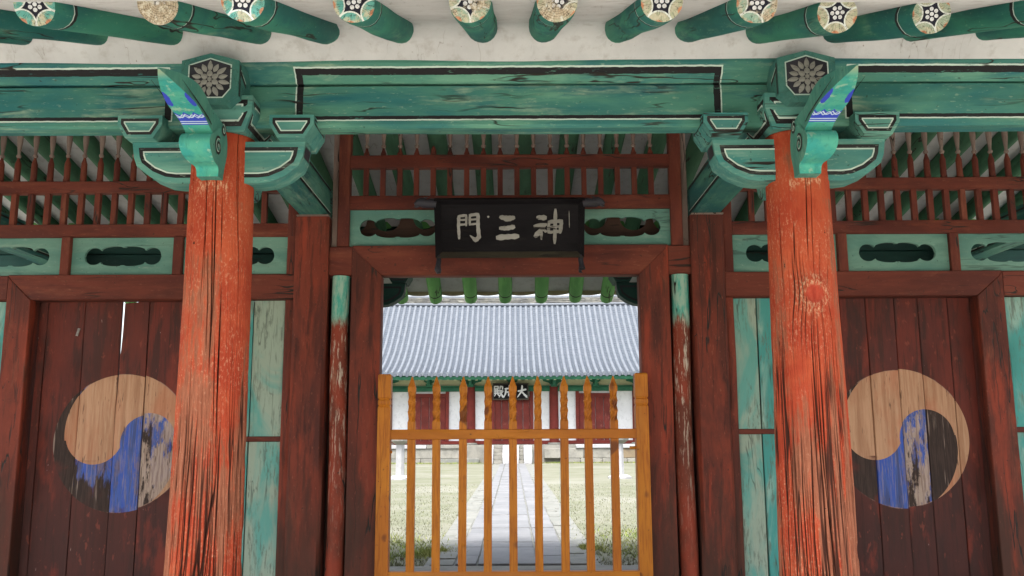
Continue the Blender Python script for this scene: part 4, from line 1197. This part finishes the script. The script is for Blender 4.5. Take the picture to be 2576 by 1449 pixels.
# ------------------------------------------------------------------ side bays
DOORX = {-1: -2.700, 1: 2.702}
for s in (-1, 1):
    dcx = DOORX[s]
    ji_o = 3.347 if s < 0 else 3.262      # outer jamb, inner edge
    jo_o = 3.522 if s < 0 else 3.452
    ji_i = 2*abs(dcx) - ji_o              # inner jamb
    jo_i = ji_i - .175
    xp = SX + .102                         # face of the pillar
    z0, z1 = E(.954), E(1.131)
    def rng2(a, b): return tuple(sorted((s*a, s*b)))
    # lintel of the side door, mitred to its jambs
    a, b = rng2(xp + .006, jo_i - .002)
    MB().timber('x', a, b, FY + .006, FY + .13, z0, z1, .007, .003).build('lintel', M['red_x'], gate)
    lp = [(s*jo_i, z1), (s*(jo_i + .03), z1 - .04), (s*ji_i, z0), (s*ji_o, z0), (s*(jo_o - .03), z1 - .04), (s*jo_o, z1)]
    MB().prism(lp, 'y', FY, FY + .13).build('lintel', M['red_x'], gate, bevel=.005)
    a, b = rng2(jo_o + .002, XE - .12)
    MB().timber('x', a, b, FY + .006, FY + .13, z0, z1 - .002, .007, .003).build('lintel', M['red_x'], gate)
    for (ia, oa) in ((ji_i, jo_i), (ji_o, jo_o)):
        dd = 1 if oa > ia else -1
        jp = [(s*ia, .02), (s*ia, z0 - .0015), (s*(oa - dd*.0315), z1 - .0415), (s*(oa - dd*.001), z1 - .003), (s*oa, .02)]
        MB().prism(jp, 'y', FY + .002, FY + .16).build('jamb', M['pillar'], gate, bevel=.006)
    MB().timber('x', *rng2(ji_i, ji_o), FY + .03, FY + .110, .02, .30, .012, .003).build('threshold', M['pillar'], gate)
    # transom panels and dividers over the lintel
    zr0, zr1 = E(1.405), E(1.50)
    edges = [(1.575, 2.312), (2.382, 3.106), (3.176, 3.900)]
    for (a, b) in edges:
        q = rng2(a, b)
        cut_panel('transom_panel', q[0], q[1], z1 + .001, zr0 - .001, FY + .045, FY + .07, [(q[0]+q[1])/2], M['green_panel'], gate, .0)
    for (a, b) in ((1.508, 1.573), (2.314, 2.380), (3.108, 3.174), (3.902, 4.03)):
        q = rng2(a, b)
        MB().timber('z', z1 + .001, zr0 - .001, q[0], q[1], FY + .012, FY + .09, .005, .002).build('transom_post', M['red_z'], gate)
    a, b = rng2(1.508, 1.575)
    MB().timber('z', zr0 + .0, E(2.3), a, b, FY + .014, FY + .088, .005, .002).build('lattice_post', M['red_z'], gate)
    xs_ = [s*(1.64 + .1163*i) for i in range(21)]
    if s < 0:
        base = XY(37, 520, FY + .05); xs_ = [base + .1195*(i - 5) for i in range(21)]; xs_ = [q for q in xs_ if -4.02 < q < -1.6]
    else:
        base = XY(2095, 520, FY + .05); xs_ = [base + .1165*(i - 5) for i in range(21)]; xs_ = [q for q in xs_ if 1.6 < q < 4.02]
    a, b = rng2(1.577, 4.03)
    lattice(a, b, zr0, zr1, E(1.727), E(1.815), E(2.012), xs_)
    # boarded panels between pillar and door jamb
    zb = E(-.03)
    def boards(lst, zsplit):
        for (a, b, mt) in lst:
            q = rng2(a, b)
            wp = node('wall_panel', gate, ((q[0]+q[1])/2, FY + .08, 0))
            MB().timber('z', zsplit + .036, z0 - .004, q[0]+.002, q[1]-.002, FY + .07, FY + .095, .003, .003).build('board', M[mt], wp)
            MB().timber('z', .02, zsplit - .001, q[0]+.002, q[1]-.002, FY + .07, FY + .095, .003, .003).build('board', M[mt], wp)
    for (a, b) in ((1.50, jo_i + .02), (jo_o - .02, 4.04)):
        q = rng2(a, b)
        MB().timber('z', .02, z0 - .004, q[0], q[1], FY + .098, FY + .115, .002, .001).build('gap_blackout_board', M['brown'], gate)  # added board that blocks court light leaking between the wall boards
    if s < 0:
        boards([(1.582, 1.806, 'board_pale'), (1.809, jo_i, 'board_teal')], zb)
        boards([(jo_o + .002, 4.02, 'board_teal')], zb)
    else:
        boards([(1.566, 1.728, 'board_pale'), (1.733, jo_i, 'board_teal')], zb + .035)
        boards([(jo_o + .002, 3.66, 'board_teal'), (3.664, 4.02, 'board_teal')], zb + .04)
    a, b = rng2(1.582 if s < 0 else 1.566, jo_i)
    MB().timber('x', a, b, FY + .055, FY + .085, (zb if s < 0 else zb + .035), (zb if s < 0 else zb + .035) + .035, .003, .002).build('batten', M['red_x'], gate)
    a, b = rng2(jo_o + .002, 4.02)
    MB().timber('x', a, b, FY + .055, FY + .085, zb + .04, zb + .075, .003, .002).build('batten', M['red_x'], gate)
    a, b = rng2(1.504, 1.579 if s < 0 else 1.563)
    MB().timber('z', .02, z0 - .003, a, b, FY + .03, FY + .10, .006, .003).build('red_board', M['pillar'], gate)
    # the plank door with its emblem; every plank has its origin in the emblem's centre
    DY = 6.288
    ec = Vector((dcx, DY, E(-.028)))
    dr = node('door', gate, ec, 'plank door with a large two-comma emblem')
    if s < 0: ed = [-3.345, -3.283, -3.016, -2.757, -2.563, -2.31, -2.14]
    else: ed = [2.145, 2.335, 2.52, 2.72, 2.89, 3.10, 3.26]
    for i in range(len(ed)-1):
        a, b = ed[i] + .002, ed[i+1] - .002
        zt = z0 + .03
        pl = MB()
        if s < 0 and i == 3:      # ajar leaf: daylight shows above it and down its edge
            prof = [(a + .016, z0 - .010), (a + .014, z0 - .22), (a + .010, z0 - .34), (a + .003, z0 - .40), (a + .007, z0 - .50), (a + .004, z0 - .66), (a, z0 - .74), (a, .05), (b, .05), (b, z0 + .02), (a + .10, z0 - .004)]
            pl.prism([(p[0] - ec.x, p[1] - ec.z) for p in prof], 'y', 0, .03)
            o = pl.build('plank', M['door_left'], dr, loc=ec, bevel=.002); o['blue'], o['pale'] = .76, .30
            continue
        yo = random.uniform(-.003, .003)
        pl.timber('z', .05 - ec.z, zt - ec.z, a - ec.x, b - ec.x, yo, .03 + yo, .004, .0016)
        o = pl.build('plank', M['door_left' if s < 0 else 'door_right'], dr, loc=ec)
        o['blue'], o['pale'] = ([(.2, .1), (.15, .12), (.54, .25), (.68, .28), (.52, .55), (.3, .5)] if s < 0 else [(.15, .45), (.2, .34), (.80, .25), (.60, .50), (.12, .38), (.2, .2)])[i]
    if s < 0:
        cl = MB().box(-.008, .008, -.006, 0, -.028, .028).sweep([(0, -.01, -.014), (0, -.004, -.014)], .005, 8).sweep([(0, -.01, .014), (0, -.004, .014)], .005, 8)
        o = cl.build('metal_clip', M['metal'], dr, loc=(XY(197, 830, DY), DY - .003, ZY(830, DY))); o.rotation_euler = (0, R(14), 0)

# ------------------------------------------------------------------ name board over the doorway
def sign_frame(o, w, h): pass
SB = thing('signboard', 'black tilted name board with silver characters hanging over the doorway', 'signboard', (0, 5.98, E(1.22)))
SW, SH = .508, .405
tilt = math.atan2(.17, .365)
def sp(a, b, hgt=0.0):
    """board coordinates: a across, b up the board, hgt out of its face"""
    z0_, y0_ = E(1.222), 6.045
    return (a - .002, y0_ - math.sin(tilt)*b - math.cos(tilt)*hgt, z0_ + math.cos(tilt)*b - math.sin(tilt)*hgt)
def sbox(mb, a0, a1, b0, b1, h0, h1, mat=0):
    vs = [sp(a, b, h) for h in (h0, h1) for (a, b) in ((a0, b0), (a1, b0), (a1, b1), (a0, b1))]
    mb.add(vs, [(0, 3, 2, 1), (4, 5, 6, 7), (0, 1, 5, 4), (1, 2, 6, 5), (2, 3, 7, 6), (3, 0, 4, 7)], mat)
mb = MB(); sbox(mb, -.47, .47, .02, SH - .02, -.02, 0); mb.build('panel', M['sign'], SB, smooth=0)
def bevel_bar(a0, a1, b0, b1, side, nm):
    """frame moulding, outer edge proud, inner edge low, mitred"""
    w = .042
    m = MB()
    oc = {'b': [(-SW, 0), (SW, 0), (SW-w, w*.8), (-SW+w, w*.8)], 't': [(-SW, SH), (SW, SH), (SW-w, SH-w), (-SW+w, SH-w)],
          'l': [(-SW, 0), (-SW, SH), (-SW+w, SH-w), (-SW+w, w*.8)], 'r': [(SW, 0), (SW, SH), (SW-w, SH-w), (SW-w, w*.8)]}[side]
    hs_ = [.045, .045, .004, .004]
    vs = [sp(a, b, h) for (a, b), h in zip(oc, hs_)] + [sp(a, b, -.02) for (a, b) in oc]
    m.add(vs, [(0, 1, 2, 3), (0, 1, 5, 4), (1, 2, 6, 5), (2, 3, 7, 6), (3, 0, 4, 7), (4, 5, 6, 7)])
    m.build('frame_bar', M['sign_edge'] if side == 'b' else M['sign'], SB, smooth=0)
for sd_ in 'btlr': bevel_bar(0, 0, 0, 0, sd_, '')
KX = .935e-3
def strokes(parent, data, org, k, place, name, mat, thick, fat=1.1):
    for ch in data:
        mb = MB()
        for pts, w in ch:
            P2 = [((a - org[0])*k, -(b - org[1])*k) for a, b in pts]
            w = [q*fat for q in w] if isinstance(w, (list, tuple)) else w*fat
            ww = [q*k for q in w] if isinstance(w, (list, tuple)) else [w*k]*len(P2)
            # resample and round the ends a little
            Q, W = [], []
            for i in range(len(P2)-1):
                for t_ in np.linspace(0, 1, 7)[:-1]:
                    Q.append((P2[i][0]*(1-t_)+P2[i+1][0]*t_, P2[i][1]*(1-t_)+P2[i+1][1]*t_)); W.append(ww[i]*(1-t_)+ww[i+1]*t_)
            Q.append(P2[-1]); W.append(ww[-1])
            W = [q*(1 + .10*math.sin(i*1.7 + len(mb.v))) for i, q in enumerate(W)]
            W[0] *= .55; W[-1] *= .55
            dx, dy = Q[1][0]-Q[0][0], Q[1][1]-Q[0][1]; l = math.hypot(dx, dy) or 1
            Q[0] = (Q[0][0]-dx/l*W[1]*.28, Q[0][1]-dy/l*W[1]*.28)
            dx, dy = Q[-1][0]-Q[-2][0], Q[-1][1]-Q[-2][1]; l = math.hypot(dx, dy) or 1
            Q[-1] = (Q[-1][0]+dx/l*W[-2]*.28, Q[-1][1]+dy/l*W[-2]*.28)
            mb.ribbon(Q, W, place, 0, thick)
            thick += .00025
        mb.build(name, mat, parent, smooth=0)
ch_mun = [([(925, 238), (922, 320), (925, 402)], [22, 20, 18]), ([(925, 236), (980, 229)], 18), ([(980, 229), (978, 305)], 15), ([(925, 265), (978, 262)], 12), ([(925, 300), (978, 296)], 13),
          ([(1006, 229), (1068, 221)], 20), ([(1006, 229), (1004, 300)], 16), ([(1005, 262), (1065, 257)], 12), ([(1004, 297), (1065, 291)], 13),
          ([(1066, 222), (1064, 310), (1070, 390), (1046, 416), (1006, 380)], [22, 24, 27, 28, 6])]
ch_sam = [([(1230, 243), (1280, 256), (1326, 248)], [26, 40, 28]), ([(1226, 326), (1275, 326), (1324, 316)], [26, 30, 32]), ([(1206, 396), (1280, 390), (1354, 386)], [40, 34, 36])]
ch_sin = [([(1500, 247), (1554, 250)], [26, 36]), ([(1478, 314), (1560, 300)], [32, 26]), ([(1552, 306), (1484, 386)], [22, 34]), ([(1526, 330), (1527, 408)], [20, 16]), ([(1540, 336), (1560, 352)], [14, 20]),
          ([(1582, 278), (1578, 360)], 20), ([(1580, 280), (1676, 274)], 24), ([(1674, 276), (1664, 360)], 24), ([(1580, 318), (1668, 314)], 15), ([(1580, 358), (1664, 350)], 20), ([(1628, 190), (1627, 310), (1624, 440)], [22, 24, 20]),
          ([(1727, 202), (1731, 322)], [4, 5])]
zc_b = SH/2 + .004
strokes(SB, [ch_mun, ch_sam, ch_sin], (1295, 318), KX, lambda a, b, h: sp(a, b + zc_b, h), 'character', M['silver'], .006)
MB().sweep([sp((1140-1295)*KX, zc_b - (242-318)*KX, 0), sp((1140-1295)*KX, zc_b - (242-318)*KX, .006)], [.008, .006], 10).build('nail', M['silver'], SB)
# carved dragon-head hooks at the upper corners, curled feet below
for s in (-1, 1):
    base = sp(s*.495, SH - .035, .02)
    pts = [(0, 0, 0), (.03, -.002, .006), (.06, -.004, .002), (.085, -.006, .006), (.105, -.008, .012), (.125, -.01, .006), (.145, -.012, -.006)]
    rad = [.030, .034, .030, .034, .032, .024, .010]
    hk = MB().sweep([(base[0] + s*a, base[1] + b, base[2] + c) for a, b, c in pts], rad, 10)
    hk.sweep([(base[0] + s*.085, base[1]-.008, base[2] + .024), (base[0] + s*.075, base[1]-.008, base[2] + .042), (base[0] + s*.055, base[1]-.008, base[2] + .046)], [.008, .006, .002], 6)
    hk.sweep([(base[0] + s*.112, base[1]-.026, base[2] + .020), (base[0] + s*.112, base[1]-.034, base[2] + .021)], [.008, .005], 8)
    hk.sweep([(base[0] + s*.11, base[1]-.008, base[2] - .008), (base[0] + s*.135, base[1]-.01, base[2] - .022), (base[0] + s*.15, base[1]-.012, base[2] - .020)], [.012, .009, .003], 8)
    for q in range(4): hk.sweep([(base[0] + s*(.015+q*.018), base[1]-.004, base[2] + .022), (base[0] + s*(.010+q*.018), base[1]-.004, base[2] + .036)], [.008, .002], 6)
    hk.build('dragon_hook', M['carved'], SB)
    ft = sp(s*.487, 0.0, .02)
    pts = [(0, .0, .01), (0, -.006, -.03), (s*.004, -.012, -.06), (s*.006, -.016, -.085), (-s*.004, -.018, -.104), (-s*.016, -.016, -.108)]
    MB().sweep([(ft[0]+a, ft[1]+b, ft[2]+c) for a, b, c in pts], [.018, .017, .018, .024, .022, .008], 10).build('curled_foot', M['carved'], SB)

# ------------------------------------------------------------------ orange picket gate in the doorway
GY = 6.10
pg = thing('picket_gate', 'orange stained wooden picket gate with pointed carved pickets closing the doorway', 'gate', (0, GY, 0.3))
def octo(z, full, w, cx=0, cy=0):
    """square ring (full=1) or ring with the corners cut to a diamond (full=0)"""
    k = .46 + .54*full; m = .84 + .16*full
    q = [(-k, -k), (0, -m), (k, -k), (m, 0), (k, k), (0, m), (-k, k), (-m, 0)]
    return [(cx + a*w, cy + b*w, z) for a, b in q]
pw = .0262
ZT = ZY(946, GY); mpx = .00272
def zt(d): return ZT - d*mpx
rings = [octo(zt(0), 1, .003), octo(zt(7), 1, .009), octo(zt(16), .9, .017), octo(zt(26), 1, pw), octo(zt(37), 1, pw), octo(zt(50), 0.0, pw), octo(zt(62), 1, pw), octo(zt(74), 0.0, pw), octo(zt(87), 1, pw), octo(zt(104), 0.0, pw), octo(zt(112), 1, pw), octo(.36, 1, pw)]
pk = MB().rings(rings[::-1]).mesh('picket', M['orange'], smooth=0)
for i in range(9):
    x = XY(1034.6 + 63.6*i, 1090, GY)
    o = bpy.data.objects.new('picket', pk); link(o, pg, (x, GY, 0)); o.rotation_euler = (random.uniform(-.003, .003), random.uniform(-.004, .004), random.uniform(-.04, .04))
zr = ZY(1104, GY - .03), ZY(1079, GY - .03)
PX0, PX1 = XY(968, 1000, GY), XY(1611, 1000, GY)
MB().timber('x', PX0 + .04, PX1 - .04, GY - .034, GY + .028, zr[0], zr[1], .004, .0012).build('upper_rail', M['orange_x'], pg)
MB().timber('x', PX0 + .04, PX1 - .04, GY - .034, GY + .03, .29, ZY(1438, GY - .03), .004, .0012).build('lower_rail', M['orange_x'], pg)
for k, x in enumerate((PX0, PX1)):
    w = .043; zt_ = ZY(940, GY)
    def sqr(z, h): return [(x - h, GY - h, z), (x + h, GY - h, z), (x + h, GY + h, z), (x - h, GY + h, z)]
    rr_ = [sqr(.03, w), sqr(zt_ - .225, w), sqr(zt_ - .212, w*.86), sqr(zt_ - .200, w*.98), sqr(zt_ - .178, w*.98), sqr(zt_ - .170, w*.84), sqr(zt_ - .156, w), sqr(zt_ - .008, w), sqr(zt_, w*.84)]
    MB().rings(rr_).build('gate_post', M['orange'], pg, smooth=0)
    s = 1 if k == 0 else -1
    zz_ = ZY(1135 if k == 0 else 1127, GY)
    MB().sweep([(x + s*.035, GY - .01, zz_), (x + s*(.055 if k == 0 else .085), GY - .01, zz_)], .010, 10).build('latch_peg', M['orange_x'], pg)

# ------------------------------------------------------------------ the hall across the court
HW, HE = 44.0, 41.9                     # wall plane, eave line
ZP = .865                                # top of the platform
hall = thing('hall_building', 'shrine hall with blue-grey tiled roof, white walls and red doors across the court', 'building', (0, HW, ZP))
hp = thing('stone_platform', 'low platform of pale stone blocks carrying the far hall', 'platform', (0, PLAT_Y, 0))
MB().box(-11.2, 11.2, PLAT_Y + .35, HW + 9, 0, ZP - .02).build('platform_core', M['stone'], hp, smooth=0)
def course(z0_, z1_, lens, y0_, mats, skip=1.35):
    x = -11.0
    while x < 11.0:
        L = random.uniform(*lens)
        if not (x + L > -skip and x < skip):
            MB().box(x + .008, x + L - .008, y0_ + random.uniform(-.012, .012), y0_ + .34, z0_ + .006, z1_ - .006).build('stone_block', M[random.choice(mats)], hp, bevel=.015)
        else:
            pass
        x += L
course(.0, .22, (.6, 1.3), PLAT_Y - .02, ['stone', 'stone', 'verge'])
course(.22, .68, (.9, 2.1), PLAT_Y, ['stone', 'stone', 'stone_warm', 'stone'])
course(.68, ZP, (1.4, 2.4), PLAT_Y - .07, ['stone_white', 'stone', 'stone_white'], 1.0)
# two flights with cheeks and a middle ramp stone
sx = lambda v: XY(v, 1140, PLAT_Y - .6)
for (a, b) in ((1215, 1236), (1259, 1300), (1312, 1333)):
    MB().prism([(PLAT_Y - 1.2, .0), (PLAT_Y - 1.2, .34), (PLAT_Y - .25, .84), (PLAT_Y + .25, .84), (PLAT_Y + .25, .0)], 'x', sx(a), sx(b)).build('stair_cheek', M['stone_white'], hp, bevel=.02)
for (a, b) in ((1236.5, 1258.5), (1300.5, 1311.5)):
    for k in range(5):
        MB().box(sx(a), sx(b), PLAT_Y - 1.15 + k*.26, PLAT_Y + .3, k*.17 + .005, (k+1)*.17 - .004).build('step', M['stone'], hp, bevel=.012)

# walls, columns, doors
zv = lambda v: ZY(v, HW)
xv = lambda v: (v - 1278) * (HW * math.cos(R(PITCH)) ) / FPX
BAY = xv(1278 + 210)
cols = [(-2.5 + i)*BAY for i in range(6)]
zbeam0, zbeam1 = zv(984), zv(971)
MB().box(cols[0], cols[-1], HW + .05, HW + .3, ZP, zv(957)).build('wall', M['hall_wall'], hall, smooth=0)
for c in (cols[0], cols[-1]):
    a, b = (c, c + .25) if c < 0 else (c - .25, c)
    MB().box(a, b, HW + .31, HW + 7.5, ZP, zv(957)).build('wall', M['hall_wall'], hall, smooth=0)
MB().box(cols[0], cols[-1], HW + 7.51, HW + 7.75, ZP, zv(957)).build('wall', M['hall_wall'], hall, smooth=0)
for c in cols:
    MB().sweep([(c, HW, ZP), (c, HW, zbeam1)], [.235, .215], 18).build('column', M['hall_red'], hall)
    MB().sweep([(c, HW - .02, ZP), (c, HW - .02, ZP + .07)], [.34, .30], 16).build('base_stone', M['stone'], hall)
for i in range(5):
    a, b = cols[i] + .2, cols[i+1] - .2
    MB().timber('x', a, b, HW - .12, HW + .04, zbeam0, zbeam1 - .05, .02, .004).build('beam', M['hall_green'], hall)
    MB().box(a, b, HW - .16, HW + .045, zbeam1 - .045, zbeam1 + .02).build('beam_board', M['hall_green'], hall, smooth=0)
    MB().box(a, b, HW - .03, HW + .048, zbeam1 + .022, zv(955)).build('cream_panel', M['hall_cream'], hall, smooth=0)
    mid = (cols[i] + cols[i+1])/2
    # red sill and door
    MB().box(a, b, HW - .06, HW + .045, ZP, zv(1108)).build('sill', M['hall_red'], hall, smooth=0)
    dw = .86 if i == 2 else .80
    zh = zv(1006) if i == 2 else zv(998)
    MB().box(mid - dw - .16, mid - dw, HW - .09, HW + .046, zv(1108) + .003, zbeam0 - .003).build('door_jamb', M['hall_red'], hall, smooth=0)
    MB().box(mid + dw, mid + dw + .16, HW - .09, HW + .046, zv(1108) + .003, zbeam0 - .003).build('door_jamb', M['hall_red'], hall, smooth=0)
    MB().box(mid - dw + .002, mid + dw - .002, HW - .085, HW + .045, zh - .02, zh + .17).build('door_head', M['hall_red'], hall, smooth=0)
    dr = node('door', hall, (mid, HW, zv(1108)))
    n = 5 if i == 2 else 4
    for k in range(n):
        x0_ = mid - dw + 2*dw*k/n
        MB().box(x0_ + .012, x0_ + 2*dw/n - .012, HW - .045 + random.uniform(-.006, .006), HW + .044, zv(1108) + .004, zh - .025).build('plank', M['hall_door'], dr, bevel=.008)
# brackets under the hall eave
for i, c in enumerate(cols + [(cols[k] + cols[k+1])/2 for k in range(5)]):
    big = i < 6
    br = node('bracket', hall, (c, HW - .1, zbeam1))
    zt_ = zv(953)
    w = .55 if big else .26
    p_ = [(c - w, zt_), (c - w*.95, zt_ - .12), (c - w*.45, zt_ - .2), (c - .12, zbeam1 + .03), (c + .12, zbeam1 + .03), (c + w*.45, zt_ - .2), (c + w*.95, zt_ - .12), (c + w, zt_)]
    MB().prism(p_, 'y', HW - .28, HW - .12).build('bracket_arm', M['hall_green'], br, bevel=.01)
    MB().prism([(HW - .95, zt_ - .05), (HW - .7, zt_ - .22), (HW - .29, zbeam1 + .0), (HW - .29, zt_)], 'x', c - .07, c + .07).build('bracket_wing', M['hall_green'], br)
    MB().box(c - .15, c + .15, HW - .42, HW - .28, zbeam1 - .05, zbeam1 + .1).build('capital_block', M['hall_green'], br, smooth=0)

# roof: concave slope shared by all rows
RY, ZE, ZRG = 49.6, ZY(943, HE), ZY(763, 49.6)
NS = 44
def slope(t_):
    """t 0 at the eave, 1 at the ridge"""
    yy = HE + (RY - HE)*t_
    zz_ = ZE + (ZRG - ZE)*(t_ - .16*math.sin(math.pi*t_)*(1 - .2*t_))
    return yy, zz_
roof = node('roof', hall, (0, RY, ZRG))
PITCHX = .292
NROW = 78
cov = MB(); vs = []; NN = 24
for i in range(NN+1):
    yy, zz_ = slope(i/NN)
    for k in range(9):
        a = math.pi*k/8
        vs.append((.078*math.cos(a), yy - RY, zz_ - ZRG + .035 + .078*math.sin(a)))
cov.add(vs, [(9*i+k, 9*i+k+1, 9*(i+1)+k+1, 9*(i+1)+k) for i in range(NN) for k in range(8)])
cov.sweep([(0, HE - RY - .03, ZE - ZRG + .045), (0, HE - RY + .0, ZE - ZRG + .045)], [.088, .088], 14)
cov_me = cov.mesh('cover_tile_row', M['tile'], smooth=50)
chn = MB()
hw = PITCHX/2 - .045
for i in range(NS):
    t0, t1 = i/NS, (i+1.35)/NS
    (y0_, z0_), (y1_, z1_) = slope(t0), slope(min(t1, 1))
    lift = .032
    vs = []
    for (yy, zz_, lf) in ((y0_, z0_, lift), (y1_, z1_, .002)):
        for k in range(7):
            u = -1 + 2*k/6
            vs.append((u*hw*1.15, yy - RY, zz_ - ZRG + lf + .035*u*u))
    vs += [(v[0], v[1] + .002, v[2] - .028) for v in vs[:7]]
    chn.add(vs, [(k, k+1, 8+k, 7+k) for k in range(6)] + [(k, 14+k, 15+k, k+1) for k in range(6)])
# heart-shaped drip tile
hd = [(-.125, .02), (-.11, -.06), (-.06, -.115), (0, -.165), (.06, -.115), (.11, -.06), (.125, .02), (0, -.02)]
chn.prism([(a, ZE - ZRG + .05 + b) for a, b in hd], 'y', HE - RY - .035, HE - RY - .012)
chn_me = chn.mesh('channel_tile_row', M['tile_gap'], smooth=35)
for i in range(NROW):
    x = (i - NROW/2 + .5)*PITCHX + .05
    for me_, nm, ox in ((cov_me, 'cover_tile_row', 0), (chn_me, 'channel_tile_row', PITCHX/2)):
        o = bpy.data.objects.new(nm, me_); link(o, roof, (x + ox, RY, ZRG + .0011*x*x))
# deck below tiles, rear slope
dk = [slope(t_) for t_ in np.linspace(0, 1, 13)]
prof = [(y_ + .02, z_ - .05) for y_, z_ in dk] + [(2*RY - y_, z_ - .05) for y_, z_ in dk[::-1][1:]]
prof += [(2*RY - y_, z_ - .20) for y_, z_ in dk[1:-1]] + [(y_ + .1, z_ - .20) for y_, z_ in dk[::-1]]
MB().prism(prof, 'x', -NROW/2*PITCHX, NROW/2*PITCHX).build('roof_deck', M['hall_green'], roof, smooth=0)
# ridge of stacked flat tiles
rg = MB()
zb_ = ZRG - .22; nl = 6
for L_ in range(nl):
    x = -NROW/2*PITCHX + random.uniform(0, .3)
    while x < NROW/2*PITCHX:
        w = random.uniform(.28, .46)
        sag = .0011*x*x
        z_ = zb_ + .19 + L_*.052 + sag + random.uniform(-.006, .006)
        dd = random.uniform(-.02, .02) + .03*(L_ % 2)
        rg.box(x, x + w - .02, RY - .22 - dd, RY + .22, z_, z_ + .038)
        x += w
rgo = rg.build('ridge_tiles', M['ridge'], roof, smooth=0); rgo['kind'] = 'stuff'
xs_ = np.linspace(-NROW/2*PITCHX, NROW/2*PITCHX, 40)
MB().sweep([(x, RY - .30, zb_ + .10 + .0011*x*x) for x in xs_], .085, 12).build('ridge_roll', M['tile'], roof)
MB().sweep([(x, RY, zb_ + .19 + nl*.052 + .05 + .0011*x*x) for x in xs_], .10, 12).build('ridge_cap', M['tile'], roof)
# rafters under the hall eave
rm = MB().box(-.055, .055, 0, 2.2, -.06, .06, 0)
rm.add([(-.056, -.003, -.061), (.056, -.003, -.061), (.056, -.003, .061), (-.056, -.003, .061)], [(0, 1, 2, 3)], 1)
rme = rm.mesh('hall_rafter', [M['hall_green'], M['hall_cream']], smooth=0)
for i in range(67):
    x = (i - 33)*.335
    o = bpy.data.objects.new('rafter', rme); link(o, hall, (x, HE + .18, ZE - .17 + .0011*x*x)); o.rotation_euler = (R(10), 0, 0)
MB().box(-11, 11, HE + .10, HE + .16, ZE - .11, ZE - .02).build('eave_board', M['hall_green'], hall, smooth=0)

# name board of the hall
hb = thing('signboard', 'black name board with white characters under the far hall eave', 'signboard', (0, HW - .4, zv(1005)))
hx = lambda v: XY(v, 985, HW - .35); hz = lambda v: ZY(v, HW - .35)
HX0, HX1, HZ0, HZ1 = hx(1234.6), hx(1325), hz(1005.5), hz(963)
MB().box(HX0 + .05, HX1 - .05, HW - .36, HW - .32, HZ0 + .05, HZ1 - .05).build('panel', M['sign'], hb, smooth=0)
for (a, b, c, d) in ((HX0, HX1, HZ0, HZ0 + .06), (HX0, HX1, HZ1 - .06, HZ1), (HX0, HX0 + .06, HZ0 + .061, HZ1 - .061), (HX1 - .06, HX1, HZ0 + .061, HZ1 - .061)):
    MB().box(a, b, HW - .40, HW - .31, c, d).build('frame_bar', M['sign_edge'], hb, smooth=0)
c_dae = [([(1138, 976), (1170, 970), (1200, 962)], [12, 12, 15]), ([(1170, 932), (1168, 975), (1132, 1024)], [13, 14, 6]), ([(1168, 980), (1190, 1006), (1213, 1024)], [9, 14, 18])]
c_seong = [([(1032, 957), (1092, 950)], [11, 13]), ([(1040, 957), (1036, 995), (1022, 1027)], [13, 12, 5]), ([(1044, 984), (1066, 982), (1060, 1012)], [10, 12, 10]), ([(1066, 930), (1076, 985), (1104, 1024)], [12, 13, 14]), ([(1096, 966), (1066, 1022)], [12, 5]), ([(1082, 932), (1092, 942)], [9, 12])]
c_jeon = [([(944, 938), (978, 938), (976, 958)], 10), ([(946, 958), (976, 957)], 9), ([(944, 938), (942, 985), (934, 1024)], [11, 11, 5]), ([(950, 974), (986, 972)], 10), ([(958, 962), (957, 992)], 9), ([(973, 962), (973, 992)], 9), ([(946, 993), (988, 991)], 10), ([(956, 999), (946, 1016)], [10, 5]), ([(972, 999), (986, 1012)], [8, 12]),
          ([(994, 936), (990, 964)], [11, 6]), ([(994, 937), (1012, 938), (1012, 960)], 10), ([(988, 974), (1014, 973), (984, 1026)], [10, 12, 5]), ([(992, 984), (1018, 1024)], [9, 16])]
kk = (HX1 - HX0)/290.0
hcx, hcz = (HX0 + HX1)/2, (HZ0 + HZ1)/2
strokes(hb, [c_jeon, c_seong, c_dae], (1077, 978), kk, lambda a, b, h: (hcx + a, HW - .362 - h, hcz + b), 'character', M['hall_wall'], .01)

# stone torch stands on the lawn
TY = 27.0
def torch(x, label):
    t_ = thing('torch_stand', label, 'stone stand', (x, TY, 0), 'stone torch stands before the hall')
    def rr8(z, r): return [(x + r*math.cos(a), TY + r*math.sin(a), z) for a in np.linspace(0, 2*math.pi, 9)[:-1] + math.pi/8]
    MB().rings([rr8(0, .36), rr8(.05, .36), rr8(.10, .27), rr8(.12, .2)]).build('base', M['stone_white'], t_, smooth=0)
    MB().rings([rr8(.118, .135), rr8(1.02, .125)]).build('shaft', M['stone_white'], t_, smooth=0)
    MB().rings([rr8(1.015, .13), rr8(1.05, .2), rr8(1.12, .29), rr8(1.17, .30), rr8(1.18, .24)]).build('bowl', M['stone'], t_, smooth=0)
torch(XY(1001.6, 1150, TY), 'white octagonal stone torch stand on the lawn behind the leftmost pickets')
torch(XY(1553, 1150, TY), 'white octagonal stone torch stand on the lawn, half hidden by the rightmost picket')
